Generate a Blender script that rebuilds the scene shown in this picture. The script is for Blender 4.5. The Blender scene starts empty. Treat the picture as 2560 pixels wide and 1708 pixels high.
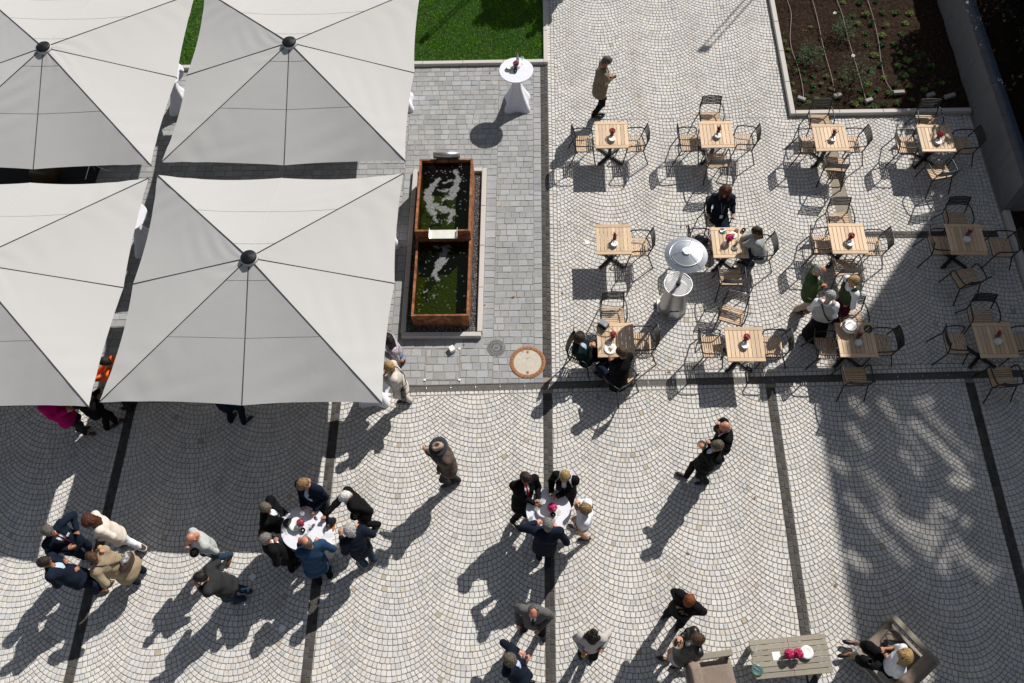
import bpy, math, random
import numpy as np
from mathutils import Vector, Matrix
random.seed(7); rng = np.random.default_rng(11)
S = bpy.context.scene
C = S.collection
PI = math.pi

# ---------------------------------------------------------------- camera
FPX, CAM_H = 2164.0566, 15.98739          # focal length in photo pixels (2560 wide), height in metres
AL, RO, PS = 1.089697, -0.065927, -0.067208
F_ = np.array([math.sin(PS)*math.cos(AL), math.cos(PS)*math.cos(AL), -math.sin(AL)])
R0 = np.array([math.cos(PS), -math.sin(PS), 0.0]); U0 = np.cross(R0, F_)
R_ = math.cos(RO)*R0 + math.sin(RO)*U0; U_ = -math.sin(RO)*R0 + math.cos(RO)*U0
cd = bpy.data.cameras.new('camera'); cam = bpy.data.objects.new('camera', cd); C.objects.link(cam)
cd.sensor_width = 36; cd.lens = FPX*36/2560; cd.clip_start = 0.5; cd.clip_end = 900
cam.matrix_world = Matrix(((R_[0], U_[0], -F_[0], 0), (R_[1], U_[1], -F_[1], 0), (R_[2], U_[2], -F_[2], CAM_H), (0, 0, 0, 1)))
S.camera = cam
# ---------------------------------------------------------------- light
SX, SY = -0.6728, -0.8921                  # ground shadow offset per metre of height
SUN = Vector((-SX, -SY, 1)).normalized()
w = bpy.data.worlds.new('World'); S.world = w; w.use_nodes = True
nt = w.node_tree; nt.nodes.clear()
sky = nt.nodes.new('ShaderNodeTexSky'); sky.sky_type = 'NISHITA'; sky.sun_disc = False
sky.sun_elevation = math.asin(SUN.z); sky.sun_rotation = math.atan2(SUN.x, SUN.y)
sky.air_density = 1.0; sky.dust_density = 0.6; sky.ozone_density = 1.0
bg = nt.nodes.new('ShaderNodeBackground'); bg.inputs[1].default_value = 0.062
ow = nt.nodes.new('ShaderNodeOutputWorld')
hs = nt.nodes.new('ShaderNodeHueSaturation'); hs.inputs['Saturation'].default_value = .5
nt.links.new(sky.outputs[0], hs.inputs['Color']); nt.links.new(hs.outputs[0], bg.inputs[0]); nt.links.new(bg.outputs[0], ow.inputs[0])
sl = bpy.data.lights.new('sun', 'SUN'); sl.energy = 4.6; sl.angle = math.radians(0.5); sl.color = (1, 0.965, 0.91)
so = bpy.data.objects.new('sun', sl); C.objects.link(so); so.location = (20, 26, 30)
so.rotation_euler = (-SUN).to_track_quat('-Z', 'Y').to_euler()
S.view_settings.view_transform = 'Standard'; S.view_settings.look = 'None'
S.view_settings.exposure = 0.24; S.view_settings.gamma = 1; S.view_settings.use_curve_mapping = False
S.cycles.use_denoising = True; S.cycles.max_bounces = 6; S.cycles.diffuse_bounces = 3; S.cycles.transparent_max_bounces = 6

def at(u, v, z=0.0):
    """world point at height z seen at photo pixel (u, v)"""
    d = R_*(u-1280)/FPX - U_*(v-854)/FPX + F_
    t = (z-CAM_H)/d[2]
    return np.array([d[0]*t, d[1]*t, z])
def pix(P):
    d = np.asarray(P, float) - np.array([0, 0, CAM_H]); zz = d @ F_
    return 1280+FPX*(d @ R_)/zz, 854-FPX*(d @ U_)/zz
def nrm(v):
    v = np.asarray(v, float); return v/max(1e-9, np.linalg.norm(v))

# ---------------------------------------------------------------- materials
MATS = {}
def mat(name, col=(.5, .5, .5), rough=.6, metal=0.0, noise=0.0, nscale=20, bump=0.0, bscale=60, attr=None, spec=.5, stretch=None, col2=None, trans=0.0, alpha=1.0, ior=1.45, sheen=0.0, bdist=.01, orand=0.0, big=0.0):
    if name in MATS: return MATS[name]
    m = bpy.data.materials.new(name); m.use_nodes = True; N = m.node_tree.nodes; L = m.node_tree.links
    b = N['Principled BSDF']; b.inputs['Roughness'].default_value = rough; b.inputs['Metallic'].default_value = metal
    b.inputs['Specular IOR Level'].default_value = spec; b.inputs['IOR'].default_value = ior
    b.inputs['Base Color'].default_value = (*col, 1)
    if trans: b.inputs['Transmission Weight'].default_value = trans
    if alpha < 1: b.inputs['Alpha'].default_value = alpha
    if sheen: b.inputs['Sheen Weight'].default_value = sheen
    tc = N.new('ShaderNodeTexCoord'); co = tc.outputs['Object']
    if stretch:
        mp = N.new('ShaderNodeMapping'); mp.inputs['Scale'].default_value = stretch; L.new(co, mp.inputs[0]); co = mp.outputs[0]
    src = None
    if attr:
        a = N.new('ShaderNodeAttribute'); a.attribute_name = attr; src = a.outputs['Color']
    if noise or col2:
        n = N.new('ShaderNodeTexNoise'); n.inputs['Scale'].default_value = nscale; n.inputs['Detail'].default_value = 5; n.inputs['Roughness'].default_value = .65
        L.new(co, n.inputs['Vector'])
        if col2:
            r = N.new('ShaderNodeValToRGB'); r.color_ramp.elements[0].color = (*col, 1); r.color_ramp.elements[1].color = (*col2, 1)
            r.color_ramp.elements[0].position = .38; r.color_ramp.elements[1].position = .62
            L.new(n.outputs['Fac'], r.inputs[0]); src = r.outputs[0]
        if noise:
            mr = N.new('ShaderNodeMapRange'); mr.inputs[1].default_value = .3; mr.inputs[2].default_value = .7; mr.inputs[3].default_value = 1-noise; mr.inputs[4].default_value = 1+noise
            L.new(n.outputs['Fac'], mr.inputs[0])
            mx = N.new('ShaderNodeMix'); mx.data_type = 'RGBA'; mx.blend_type = 'MULTIPLY'; mx.inputs[0].default_value = 1
            if src: L.new(src, mx.inputs[6])
            else: mx.inputs[6].default_value = (*col, 1)
            cb = N.new('ShaderNodeCombineColor'); [L.new(mr.outputs[0], cb.inputs[i]) for i in range(3)]
            L.new(cb.outputs[0], mx.inputs[7]); src = mx.outputs[2]
    def mul(src, fac):
        mx = N.new('ShaderNodeMix'); mx.data_type = 'RGBA'; mx.blend_type = 'MULTIPLY'; mx.inputs[0].default_value = 1
        if src: L.new(src, mx.inputs[6])
        else: mx.inputs[6].default_value = (*col, 1)
        cb = N.new('ShaderNodeCombineColor'); [L.new(fac, cb.inputs[i]) for i in range(3)]; L.new(cb.outputs[0], mx.inputs[7]); return mx.outputs[2]
    if orand:
        oi = N.new('ShaderNodeObjectInfo'); mr = N.new('ShaderNodeMapRange'); mr.inputs[3].default_value = 1-orand; mr.inputs[4].default_value = 1+orand*.6; L.new(oi.outputs['Random'], mr.inputs[0]); src = mul(src, mr.outputs[0])
    if big:
        n3 = N.new('ShaderNodeTexNoise'); n3.inputs['Scale'].default_value = 1.1; n3.inputs['Detail'].default_value = 7; n3.inputs['Roughness'].default_value = .7; ge = N.new('ShaderNodeNewGeometry'); L.new(ge.outputs['Position'], n3.inputs['Vector'])
        mr = N.new('ShaderNodeMapRange'); mr.inputs[1].default_value = .34; mr.inputs[2].default_value = .56; mr.inputs[3].default_value = 1-big; mr.inputs[4].default_value = 1; L.new(n3.outputs['Fac'], mr.inputs[0]); src = mul(src, mr.outputs[0])
    if src: L.new(src, b.inputs['Base Color'])
    if bump:
        n2 = N.new('ShaderNodeTexNoise'); n2.inputs['Scale'].default_value = bscale; n2.inputs['Detail'].default_value = 6; L.new(co, n2.inputs['Vector'])
        bp = N.new('ShaderNodeBump'); bp.inputs['Strength'].default_value = bump; bp.inputs['Distance'].default_value = bdist
        L.new(n2.outputs['Fac'], bp.inputs['Height']); L.new(bp.outputs[0], b.inputs['Normal'])
    MATS[name] = m; return m

M_stone = mat('granite_cobble', attr='col', rough=.75, noise=.10, nscale=35, bump=.5, bscale=70, bdist=.006, spec=.3, big=.16)
M_slab = mat('grey_slab', attr='col', rough=.8, noise=.09, nscale=18, bump=.35, bscale=90, bdist=.004, spec=.25, big=.12)
M_joint = mat('joint_sand', (.28, .235, .185), .95, noise=.35, nscale=25, bump=.5, bscale=150)
M_jointd = mat('joint_dark', (.085, .072, .058), .95, noise=.3, nscale=25); M_joint2 = mat('joint_grey_sand', (.22, .18, .135), .95, noise=.3, nscale=20)
M_kerb = mat('pale_granite_kerb', (.50, .47, .44), .8, noise=.10, nscale=60, bump=.3, bscale=120, bdist=.003)
M_soil = mat('dark_soil', (.028, .0175, .0115), .95, spec=.08, noise=.6, nscale=14, bump=.9, bscale=40, bdist=.03)
M_black = mat('black_metal', (.012, .013, .014), .42, .0, bump=.1, bscale=200)
M_teak = mat('teak', (.62, .445, .285), .6, orand=.22, noise=.16, nscale=6, stretch=(14, 1.2, 14), bump=.2, bscale=14, bdist=.002)
M_teakx = mat('teak_cross', (.59, .41, .255), .6, orand=.22, noise=.16, nscale=6, stretch=(1.2, 14, 14), bump=.2, bscale=14, bdist=.002)
M_greywood = mat('weathered_wood', (.30, .265, .21), .8, orand=.14, noise=.22, nscale=7, stretch=(1.5, 18, 18), bump=.4, bscale=8, bdist=.003)
M_white = mat('white_cloth', (.70, .70, .76), .8, bump=.35, bscale=7, bdist=.03)
M_china = mat('white_china', (.78, .78, .75), .25)
M_steel = mat('brushed_steel', (.60, .60, .60), .33, .9, noise=.08, nscale=30, bump=.05)
M_steelm = mat('matt_steel', (.44, .46, .50), .38, .75, noise=.05, nscale=8)
M_glass = mat('clear_glass', (.95, .97, .97), .03, alpha=.28, spec=.8)
M_corten = mat('corten_steel', (.16, .055, .02), .8, noise=.4, nscale=7, col2=(.28, .11, .042), bump=.3, bscale=50)
M_rust = mat('rusty_iron', (.30, .13, .055), .8, noise=.3, nscale=25, bump=.5, bscale=80)
M_iron = mat('cast_iron', (.045, .045, .045), .6, .2, noise=.3, nscale=30, bump=.3)
M_conc = mat('manhole_concrete', (.50, .45, .37), .85, noise=.12, nscale=14, bump=.3)

# ---------------------------------------------------------------- object helpers
def link(o, parent=None):
    C.objects.link(o)
    if parent is not None: o.parent = parent
    return o
def tag(o, label=None, cat=None, group=None, kind=None):
    if label: o['label'] = label
    if cat: o['category'] = cat
    if group: o['group'] = group
    if kind: o['kind'] = kind
    return o
def empty(name, loc=(0, 0, 0), rz=0, **k):
    o = bpy.data.objects.new(name, None); o.location = loc; o.rotation_euler = (0, 0, rz); o.empty_display_size = .2
    link(o); return tag(o, **k)
class MB:
    def __init__(s): s.v = []; s.f = []; s.c = []
    def add(s, v, f, col=None):
        n = len(s.v); s.v.extend([tuple(map(float, p)) for p in v]); s.f.extend([tuple(i+n for i in q) for q in f])
        if col is not None: s.c.extend([col]*len(v))
        return s
    def box(s, c, d, rz=0, bev=0.0, col=None, rx=0):
        hx, hy, hz = d[0]/2, d[1]/2, d[2]/2
        if bev:
            b = min(bev, hz*.8)
            v = [(x*hx, y*hy, z) for z in (-hz, hz-b) for x, y in ((-1, -1), (1, -1), (1, 1), (-1, 1))] + [(x*(hx-b), y*(hy-b), hz) for x, y in ((-1, -1), (1, -1), (1, 1), (-1, 1))]
            f = [(3, 2, 1, 0), (8, 9, 10, 11)] + [(i, (i+1) % 4, (i+1) % 4+4, i+4) for i in range(4)] + [(i+4, (i+1) % 4+4, (i+1) % 4+8, i+8) for i in range(4)]
        else:
            v = [(x*hx, y*hy, z*hz) for z in (-1, 1) for x, y in ((-1, -1), (1, -1), (1, 1), (-1, 1))]
            f = [(3, 2, 1, 0), (4, 5, 6, 7)] + [(i, (i+1) % 4, (i+1) % 4+4, i+4) for i in range(4)]
        M = Matrix.Translation(c) @ Matrix.Rotation(rz, 4, 'Z') @ Matrix.Rotation(rx, 4, 'X')
        return s.add([M @ Vector(p) for p in v], f, col)
    def tube(s, pts, r, n=6, cap=True, col=None):
        P = [Vector(p) for p in pts]; k = len(P); rr = r if hasattr(r, '__len__') else [r]*k
        v = []; up = None
        for i, p in enumerate(P):
            t = (P[min(i+1, k-1)]-P[max(i-1, 0)]).normalized()
            if up is None: up = Vector((0, 0, 1)) if abs(t.z) < .9 else Vector((1, 0, 0))
            a = t.cross(up).normalized(); b = a.cross(t).normalized(); up = b
            v += [p+(a*math.cos(2*PI*j/n)+b*math.sin(2*PI*j/n))*rr[i] for j in range(n)]
        f = [(i*n+j, i*n+(j+1) % n, (i+1)*n+(j+1) % n, (i+1)*n+j) for i in range(k-1) for j in range(n)]
        if cap: f += [tuple(range(n-1, -1, -1)), tuple((k-1)*n+j for j in range(n))]
        return s.add(v, f, col)
    def lathe(s, prof, n=20, c=(0, 0, 0), col=None, rx=0, ry=0, cap=True):
        M = Matrix.Translation(c) @ Matrix.Rotation(rx, 4, 'X') @ Matrix.Rotation(ry, 4, 'Y')
        v = [M @ Vector((r*math.cos(2*PI*j/n), r*math.sin(2*PI*j/n), z)) for r, z in prof for j in range(n)]
        f = [(i*n+j, i*n+(j+1) % n, (i+1)*n+(j+1) % n, (i+1)*n+j) for i in range(len(prof)-1) for j in range(n)]
        if cap and prof[0][0] > 1e-4: f.append(tuple(range(n-1, -1, -1)))
        if cap and prof[-1][0] > 1e-4: f.append(tuple((len(prof)-1)*n+j for j in range(n)))
        return s.add(v, f, col)
    def mesh(s, name, m=None, smooth=False):
        me = bpy.data.meshes.new(name); me.from_pydata(s.v, [], s.f)
        if s.c:
            a = me.attributes.new('col', 'FLOAT_COLOR', 'POINT')
            a.data.foreach_set('color', np.array([(*c[:3], 1) for c in s.c], 'f').ravel())
        if m: me.materials.append(m)
        if smooth: me.polygons.foreach_set('use_smooth', [True]*len(me.polygons))
        me.update(); return me
    def build(s, name, m=None, parent=None, smooth=False, **k):
        return tag(link(bpy.data.objects.new(name, s.mesh(name, m, smooth)), parent), **k)
def obj(name, me, parent=None, loc=(0, 0, 0), rz=0, **k):
    o = bpy.data.objects.new(name, me); o.location = loc; o.rotation_euler = (0, 0, rz)
    return tag(link(o, parent), **k)
def copy_tree(o, parent=None):
    c = o.copy(); C.objects.link(c)
    if parent is not None: c.parent = parent
    for ch in list(o.children): copy_tree(ch, c)
    return c
def smooth_by_angle(me, ang=40):
    me.polygons.foreach_set('use_smooth', [True]*len(me.polygons))
    try: me.set_sharp_from_angle(angle=math.radians(ang))
    except Exception: pass

# ================================================================ PAVING
BANDX = dict(C=-8.293, B=-4.101, A=0.166, D=4.640, E=8.599)
def wob(x, y):
    return (x + .010*math.sin(2.1*y+.7*x)+.006*math.sin(5.3*y-3.1*x+1), y + .012*math.sin(1.9*x+.9*y)+.007*math.sin(4.7*x+2.3*y+2))
def clip(poly, hp):
    # keep a*x+b*y<=c
    for a, b, c in hp:
        out = []; n = len(poly)
        ds = [a*p[0]+b*p[1]-c for p in poly]
        if max(ds) <= 0: continue
        for i in range(n):
            p, q, dp, dq = poly[i], poly[(i+1) % n], ds[i], ds[(i+1) % n]
            if dp <= 0: out.append(p)
            if (dp < 0 < dq) or (dq < 0 < dp):
                t = dp/(dp-dq); out.append((p[0]+(q[0]-p[0])*t, p[1]+(q[1]-p[1])*t))
        poly = out
        if len(poly) < 3: return None
    return poly
def area(p): return .5*sum(p[i][0]*p[(i+1) % len(p)][1]-p[(i+1) % len(p)][0]*p[i][1] for i in range(len(p)))
def inset(poly, d):
    n = len(poly); L = []
    for i in range(n):
        p, q = poly[i], poly[(i+1) % n]; dx, dy = q[0]-p[0], q[1]-p[1]; l = math.hypot(dx, dy)
        if l < 1e-5: continue
        nx, ny = dy/l, -dx/l; L.append((nx, ny, nx*p[0]+ny*p[1]-d))
    # merge nearly parallel neighbours handled by intersection check
    out = []; m = len(L)
    if m < 3: return None
    for i in range(m):
        a1, b1, c1 = L[i-1]; a2, b2, c2 = L[i]; det = a1*b2-a2*b1
        if abs(det) < .08: continue
        out.append(((c1*b2-c2*b1)/det, (a1*c2-a2*c1)/det))
    return out if len(out) >= 3 and area(out) > 0 else None
def stone(poly, joint, col, cut=.22, top=.004, bev=.006, jit=.004):
    """polygon -> (verts, faces, colour) of one bevelled stone"""
    p = inset(poly, joint*.5)
    if not p or area(p) < .0005: return None
    xs = [q[0] for q in p]; ys = [q[1] for q in p]
    if min(max(xs)-min(xs), max(ys)-min(ys)) < .014: return None
    n = len(p); ring = []
    for i in range(n):
        a, b, c = p[i-1], p[i], p[(i+1) % n]; k = cut*random.uniform(.5, 1.2)
        jx, jy = random.uniform(-jit, jit)*.6, random.uniform(-jit, jit)*.6
        ring.append((b[0]+(a[0]-b[0])*k*.6+jx, b[1]+(a[1]-b[1])*k*.6+jy)); ring.append((b[0]+(c[0]-b[0])*k*.6+jx, b[1]+(c[1]-b[1])*k*.6+jy))
    cx = sum(q[0] for q in ring)/len(ring); cy = sum(q[1] for q in ring)/len(ring)
    tz = top+random.uniform(-.003, .003); tx, ty = random.uniform(-.035, .035), random.uniform(-.035, .035)
    m = len(ring); r = math.sqrt(area(p)); k = max(.5, 1-2*bev/r)
    v = [(x, y, -.009) for x, y in ring] + [(cx+(x-cx)*k, cy+(y-cy)*k, tz+tx*(x-cx)+ty*(y-cy)) for x, y in ring]
    f = [(i, (i+1) % m, (i+1) % m+m, i+m) for i in range(m)] + [tuple(range(m, 2*m))]
    return v, f, col, (cx, cy)
def cobcol():
    r = random.random(); g = random.uniform(.545, .64)
    if r < .52: return (g, g*.975, g*.94)
    if r < .66: return (g*.945, g*.95, g*.955)
    if r < .93: return (g*1.02, g*.98, g*.925)
    if r < .985: return (g*.84, g*.84, g*.83)
    if r < .996: return (g*.97, g*.90, g*.78)
    return (g*.72, g*.64, g*.50)
def darkcol():
    g = random.uniform(.045, .085); return (g, g*.975, g*.94)
def slabcol():
    g = random.uniform(.285, .375); return (g*random.uniform(.97, 1.0), g, g*random.uniform(.98, 1.04))
def make_paving(name, piece, stones, m, parent, nsep=300):
    """the stones that show largest become parts, the rest one 'stuff' part"""
    sc = []
    for i, s in enumerate(stones):
        u, v = pix((s[3][0], s[3][1], 0))
        vis = 12 < u < 2548 and 12 < v < 1696
        sc.append((-(v if vis else -1e4), i))
    sc.sort(); sep = set(i for q, i in sc[:nsep])
    mb = MB()
    for i, s in enumerate(stones):
        if i in sep and len(stones) > 0:
            b = MB(); cx, cy = s[3]
            b.add([(x-cx, y-cy, z) for x, y, z in s[0]], s[1], s[2]); b.build(piece, m, parent).location = (cx, cy, 0)
        else: mb.add(s[0], s[1], s[2])
    if mb.v: mb.build(piece+'_field', m, parent, kind='stuff')
def arcs(xc, wdt, hps, y0, y1, out, pitch=.103, ph=0.0):
    """one column of sagging segmental arcs centred on xc; at the cusps the stones of two columns meet herringbone-fashion"""
    hl, hr = HALF[xc]; A_ = math.radians(46); Rl, Rr = hl/math.sin(A_), hr/math.sin(A_); tm = math.radians(60)
    k = int((y0-.4)/pitch)-3
    def mid(t, yc):
        Rm = Rl if t < 0 else Rr; h = pitch*math.cos(t)*.5; return xc+Rm*math.sin(t)-math.sin(t)*h, yc+Rm*(math.cos(A_)-math.cos(t))+math.cos(t)*h
    b = math.radians(35)
    while b < math.radians(62) and mid(b, 0)[0]+mid(b, 0)[1] < xc+hr+pitch: b += .002
    a0 = -math.radians(35)
    while a0 > -math.radians(62) and mid(a0, 0)[1]-mid(a0, 0)[0] < -(xc-hl): a0 -= .002
    while k*pitch < y1+.5:
        yc = k*pitch; jy = random.uniform(-.002, .002)
        cuts = [a0]
        lims = (0.0, b) if abs(Rl-Rr) > 1e-6 else (b,)
        for lim in lims:
            Rm = Rl if lim <= 0 else Rr; s0 = cuts[-1]; n = max(1, round((lim-s0)*Rm/.0925)); wts = [random.uniform(.82, 1.18) for _ in range(n)]; tot = sum(wts)
            for w_ in wts: cuts.append(cuts[-1]+(lim-s0)*w_/tot)
        for ci in range(len(cuts)-1):
            a, a2 = cuts[ci], cuts[ci+1]; Rm = Rl if (a+a2) < 0 else Rr
            if ci == 0: a -= .03
            if ci == len(cuts)-2: a2 += .03
            q = []
            for t, up in ((a, 0), (a2, 0), (a2, 1), (a, 1)):
                x, y = xc+Rm*math.sin(t), yc+jy+Rm*(math.cos(A_)-math.cos(t))
                if up:
                    h = pitch*math.cos(t)*1.01; x -= math.sin(t)*h; y += math.cos(t)*h
                q.append((x, y))
            my = sum(p[1] for p in q)/4
            if my < y0-.15 or my > y1+.15: continue
            pl = clip(q, [(1, 1, xc+hr+yc+pitch), (-1, 1, -(xc-hl)+yc)])
            if pl: pl = clip([wob(*p) for p in pl], hps)
            if pl and len(pl) > 2:
                s = stone(pl, .0075, cobcol())
                if s: out.append(s)
        k += 1
def rows(x0, x1, y0, y1, wx, wy, out, colf, joint=.008, vertical=False, hps=(), vary=.3, **kw):
    """straight courses of setts / slabs filling a rectangle"""
    if vertical:
        n = max(1, round((x1-x0)/wx)); d = (x1-x0)/n
        for i in range(n):
            y = y0-random.uniform(0, wy)
            while y < y1:
                l = wy*random.uniform(1-vary, 1+vary); q = [(x0+i*d, y), (x0+(i+1)*d, y), (x0+(i+1)*d, y+l), (x0+i*d, y+l)]; y += l
                pl = clip(q, [(0, -1, -y0), (0, 1, y1)]+list(hps)); s = stone(pl, joint, colf(), **kw) if pl else None
                if s: out.append(s)
    else:
        n = max(1, round((y1-y0)/wy)); d = (y1-y0)/n
        for i in range(n):
            x = x0-random.uniform(0, wx)
            while x < x1:
                l = wx*random.uniform(1-vary, 1+vary); q = [(x, y0+i*d), (x+l, y0+i*d), (x+l, y0+(i+1)*d), (x, y0+(i+1)*d)]; x += l
                pl = clip(q, [(-1, 0, -x0), (1, 0, x1)]+list(hps)); s = stone(pl, joint, colf(), **kw) if pl else None
                if s: out.append(s)
def sheet(name, x0, x1, y0, y1, z, m, **k):
    return MB().add([(x0, y0, z), (x1, y0, z), (x1, y1, z), (x0, y1, z)], [(0, 1, 2, 3)]).build(name, m, None, **k)

ground = sheet('ground', -260, 260, -260, 260, -.06, mat('far_paving', (.36, .345, .32), .9, noise=.12, nscale=3), kind='structure')
# drain line y = DR(x); slopes a little against the courses
def DR(x): return 7.311+.0224*x
ds = math.atan(.0224); sl_ = .0224
XL, XR, YB, YT = -11.6, 10.22, .5, 19.3
cob = sheet('cobblestone_paving', XL, 10.26, YB, YT, -.0065, M_joint, kind='structure')
st = []
centers = []
def span(a, b, n): return [(a+(b-a)*(i+.0)/n, (b-a)/n) for i in range(n)]
for a, b, n in ((-12.55, BANDX['C'], 3), (BANDX['C'], BANDX['B'], 3), (BANDX['B'], BANDX['A'], 3), (BANDX['A'], BANDX['D'], 3), (BANDX['D'], BANDX['E'], 3), (BANDX['E'], 12.56, 3)):
    centers += span(a, b, n)
BW = .0875
bands = [BANDX[k] for k in 'CBADE']
HALF = {}
for i, (xc, wd) in enumerate(centers): HALF[xc] = ((centers[i-1][1] if i else wd)/2, wd/2)
def bays(x, wd):
    """x-intervals of the column [x-wd/2, x+wd/2] left free by the dark bands"""
    lo, hi = x-HALF[x][0]-.2, x+HALF[x][1]+.2; iv = [(lo, hi)]
    for b in bands:
        nv = []
        for p, q in iv:
            if b-BW > p and b+BW < q: nv += [(p, b-BW), (b+BW, q)]
            elif b-BW < p < b+BW: nv.append((b+BW, q))
            elif b-BW < q < b+BW: nv.append((p, b-BW))
            else: nv.append((p, q))
        iv = nv
    return iv
# lower court, below the drain (one straight course of setts under the drain)
for i, (xc, wd) in enumerate(centers):
    wl = wd; 
    for p, q in bays(xc, wd):
        if q < XL or p > XR: continue
        arcs(xc, wd, [(-1, 0, -max(p, XL)), (1, 0, min(q, XR)), (-sl_, 1, 7.311-.16), (0, -1, -YB)], YB, 7.35, st, ph=.031*(i % 3))
for p, q in ((XL, BANDX['C']-BW), (BANDX['C']+BW, BANDX['B']-BW), (BANDX['B']+BW, BANDX['A']-BW), (BANDX['A']+BW, BANDX['D']-BW), (BANDX['D']+BW, BANDX['E']-BW), (BANDX['E']+BW, XR)):
    r = []; rows(p, q, -.155, -.065, .095, .09, r, cobcol, joint=.010)
    for s in r: st.append(([(x, y+DR(x), z) for x, y, z in s[0]], s[1], s[2], (s[3][0], s[3][1]+DR(s[3][0]))))
# upper terrace, between the slab area and the right-hand wall
XA = BANDX['A']+BW
for i, (xc, wd) in enumerate(centers):
    if xc+wd/2 < XA: continue
    base = [(-1, 0, -(XA+.17)), (1, 0, 10.03), (sl_, -1, -(7.311+.27))]
    arcs(xc, wd, base+[(0, 1, 10.815)], 7.4, 10.9, st, ph=.02*(i % 4))
    if xc < 6.95: arcs(xc, wd, base+[(0, -1, -10.815), (0, 1, 14.29)]+[(1, 0, 6.95)], 10.8, 14.4, st, ph=.02*(i % 4))
    else: arcs(xc, wd, base+[(0, -1, -10.99), (0, 1, 14.29)]+[(-1, 0, -6.95)], 10.8, 14.4, st, ph=.02*(i % 4))
    if 6.95 < xc+wd/2 and xc < 6.95:
        arcs(xc, wd, base+[(0, -1, -10.99), (0, 1, 14.29)]+[(-1, 0, -6.95)], 10.8, 14.4, st, ph=.02*(i % 4))
    if 5.97 > xc-wd/2: arcs(xc, wd, [(-1, 0, -(XA+.17)), (1, 0, 5.97), (0, -1, -14.29), (0, 1, YT)], 14.2, YT, st, ph=.02*(i % 4))
rows(XA, XA+.17, 7.50, YT, .085, .10, st, cobcol, vertical=True, joint=.010)
rows(10.03, 10.21, 7.70, 14.29, .09, .10, st, cobcol, vertical=True, joint=.010)
r = []; rows(XA, 10.2, .075, .265, .095, .095, r, cobcol, joint=.010)
for s in r: st.append(([(x, y+DR(x), z) for x, y, z in s[0]], s[1], s[2], (s[3][0], s[3][1]+DR(s[3][0]))))
make_paving('cobbles', 'cobblestone', st, M_stone, cob)
# dark sett bands
for k, (bx, a, b) in enumerate([(BANDX[c], YB, 7.311+sl_*BANDX[c]-.165) for c in 'CBADE']+[(BANDX['A'], 7.50, 16.05)]):
    o = sheet('dark_sett_band', bx-BW, bx+BW, a, b, -.0035, M_jointd, kind='structure')
    q = []; rows(bx-BW, bx+BW, a, b, BW, .115, q, darkcol, vertical=True, joint=.008, vary=.15)
    make_paving('s', 'sett', q, M_stone, o, 300)
o = sheet('dark_sett_band', 6.96, 10.02, 10.82, 10.985, -.0035, M_jointd, kind='structure')
q = []; rows(6.96, 10.02, 10.82, 10.985, .10, .083, q, darkcol, joint=.008, vary=.15); make_paving('s', 'sett', q, M_stone, o, 300)
# grey slab area (umbrellas, fountain)
slab = sheet('slab_paving', -15.5, BANDX['A']-BW, DR(-3)+.02, 16.1, -.007, M_joint2, kind='structure')
q = []; kw = dict(joint=.009, cut=.05, top=.001, bev=.003, jit=.003)
XS = BANDX['A']-BW-.18
hd = [(sl_, -1, -(7.311+.075))]
rows(-15.4, -3.10, 7.0, 16.08, .20, .158, q, slabcol, hps=hd, **kw)
rows(-3.10, -2.92, 8.17, 12.98, .18, .20, q, slabcol, vertical=True, hps=hd, **kw)
rows(-1.18, -.95, 8.17, 12.98, .21, .18, q, slabcol, vertical=True, hps=hd, **kw)
rows(-.95, XS, 7.0, 16.08, .20, .158, q, slabcol, hps=hd, **kw)
rows(-2.92, -1.14, 12.82, 12.98, .20, .16, q, slabcol, hps=hd, **kw)
rows(-2.92, -1.14, 8.17, 8.395, .20, .20, q, slabcol, hps=hd, **kw)
rows(-3.10, -.95, 12.98, 16.08, .20, .158, q, slabcol, hps=hd, **kw)
rows(-3.10, -2.35, 7.0, 8.17, .20, .158, q, slabcol, hps=hd, **kw)
rows(-2.33, -1.64, 7.46, 8.15, .19, .16, q, slabcol, hps=hd, **kw)
rows(-2.33, -1.64, 7.0, 7.44, .19, .16, q, slabcol, hps=hd, **kw)
rows(-1.62, -.95, 7.0, 8.17, .20, .158, q, slabcol, hps=hd, **kw)
rows(XS, BANDX['A']-BW, 7.0, 16.08, .18, .165, q, slabcol, vertical=True, hps=hd, **kw)
make_paving('p', 'paving_slab', q, M_slab, slab)

# ================================================================ DRAIN, COVERS
cr, sr = math.cos(ds), math.sin(ds)
dr = MB().box((0, DR(0), -.09), (27, .16, .02), rz=ds).build('drain_channel', mat('drain_dark', (.01, .01, .01), .9), None, kind='structure')
g = MB()
for s in (-1, 1): g.box((0, s*.07, .0), (.497, .018, .016))
for i in range(23): g.box((-.238+i*.0216, 0, -.002), (.0085, .124, .014))
g.box((0, 0, .0), (.03, .124, .015))
gm = g.mesh('grate', mat('drain_iron', (.105, .105, .105), .55, .3, noise=.25, nscale=30))
sc_ = MB().lathe([(.011, 0), (.011, .003), (.006, .005), (0, .005)], 8).mesh('bolt', M_steel)
for i in range(50):
    x = -14.8+i*.5
    o = obj('grate', gm, dr, (x*cr, 7.311+x*sr, .0), ds); obj('bolt', sc_, o, (0, 0, .0075))
m_ = at(1319, 906)
t = empty('manhole_cover', m_, label='large round manhole cover with rusty ring and pale concrete disc beside the fountain', cat='manhole cover')
MB().lathe([(.37, -.01), (.37, .006), (.355, .010), (.30, .010), (.285, .004), (.285, -.01)], 40).build('ring', M_rust, t, True)
mb = MB()
for i in range(28): a = 2*PI*i/28; mb.box((.327*math.cos(a), .327*math.sin(a), .012), (.035, .022, .006), rz=a)
mb.build('ring_studs', M_rust, t, kind='stuff')
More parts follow.
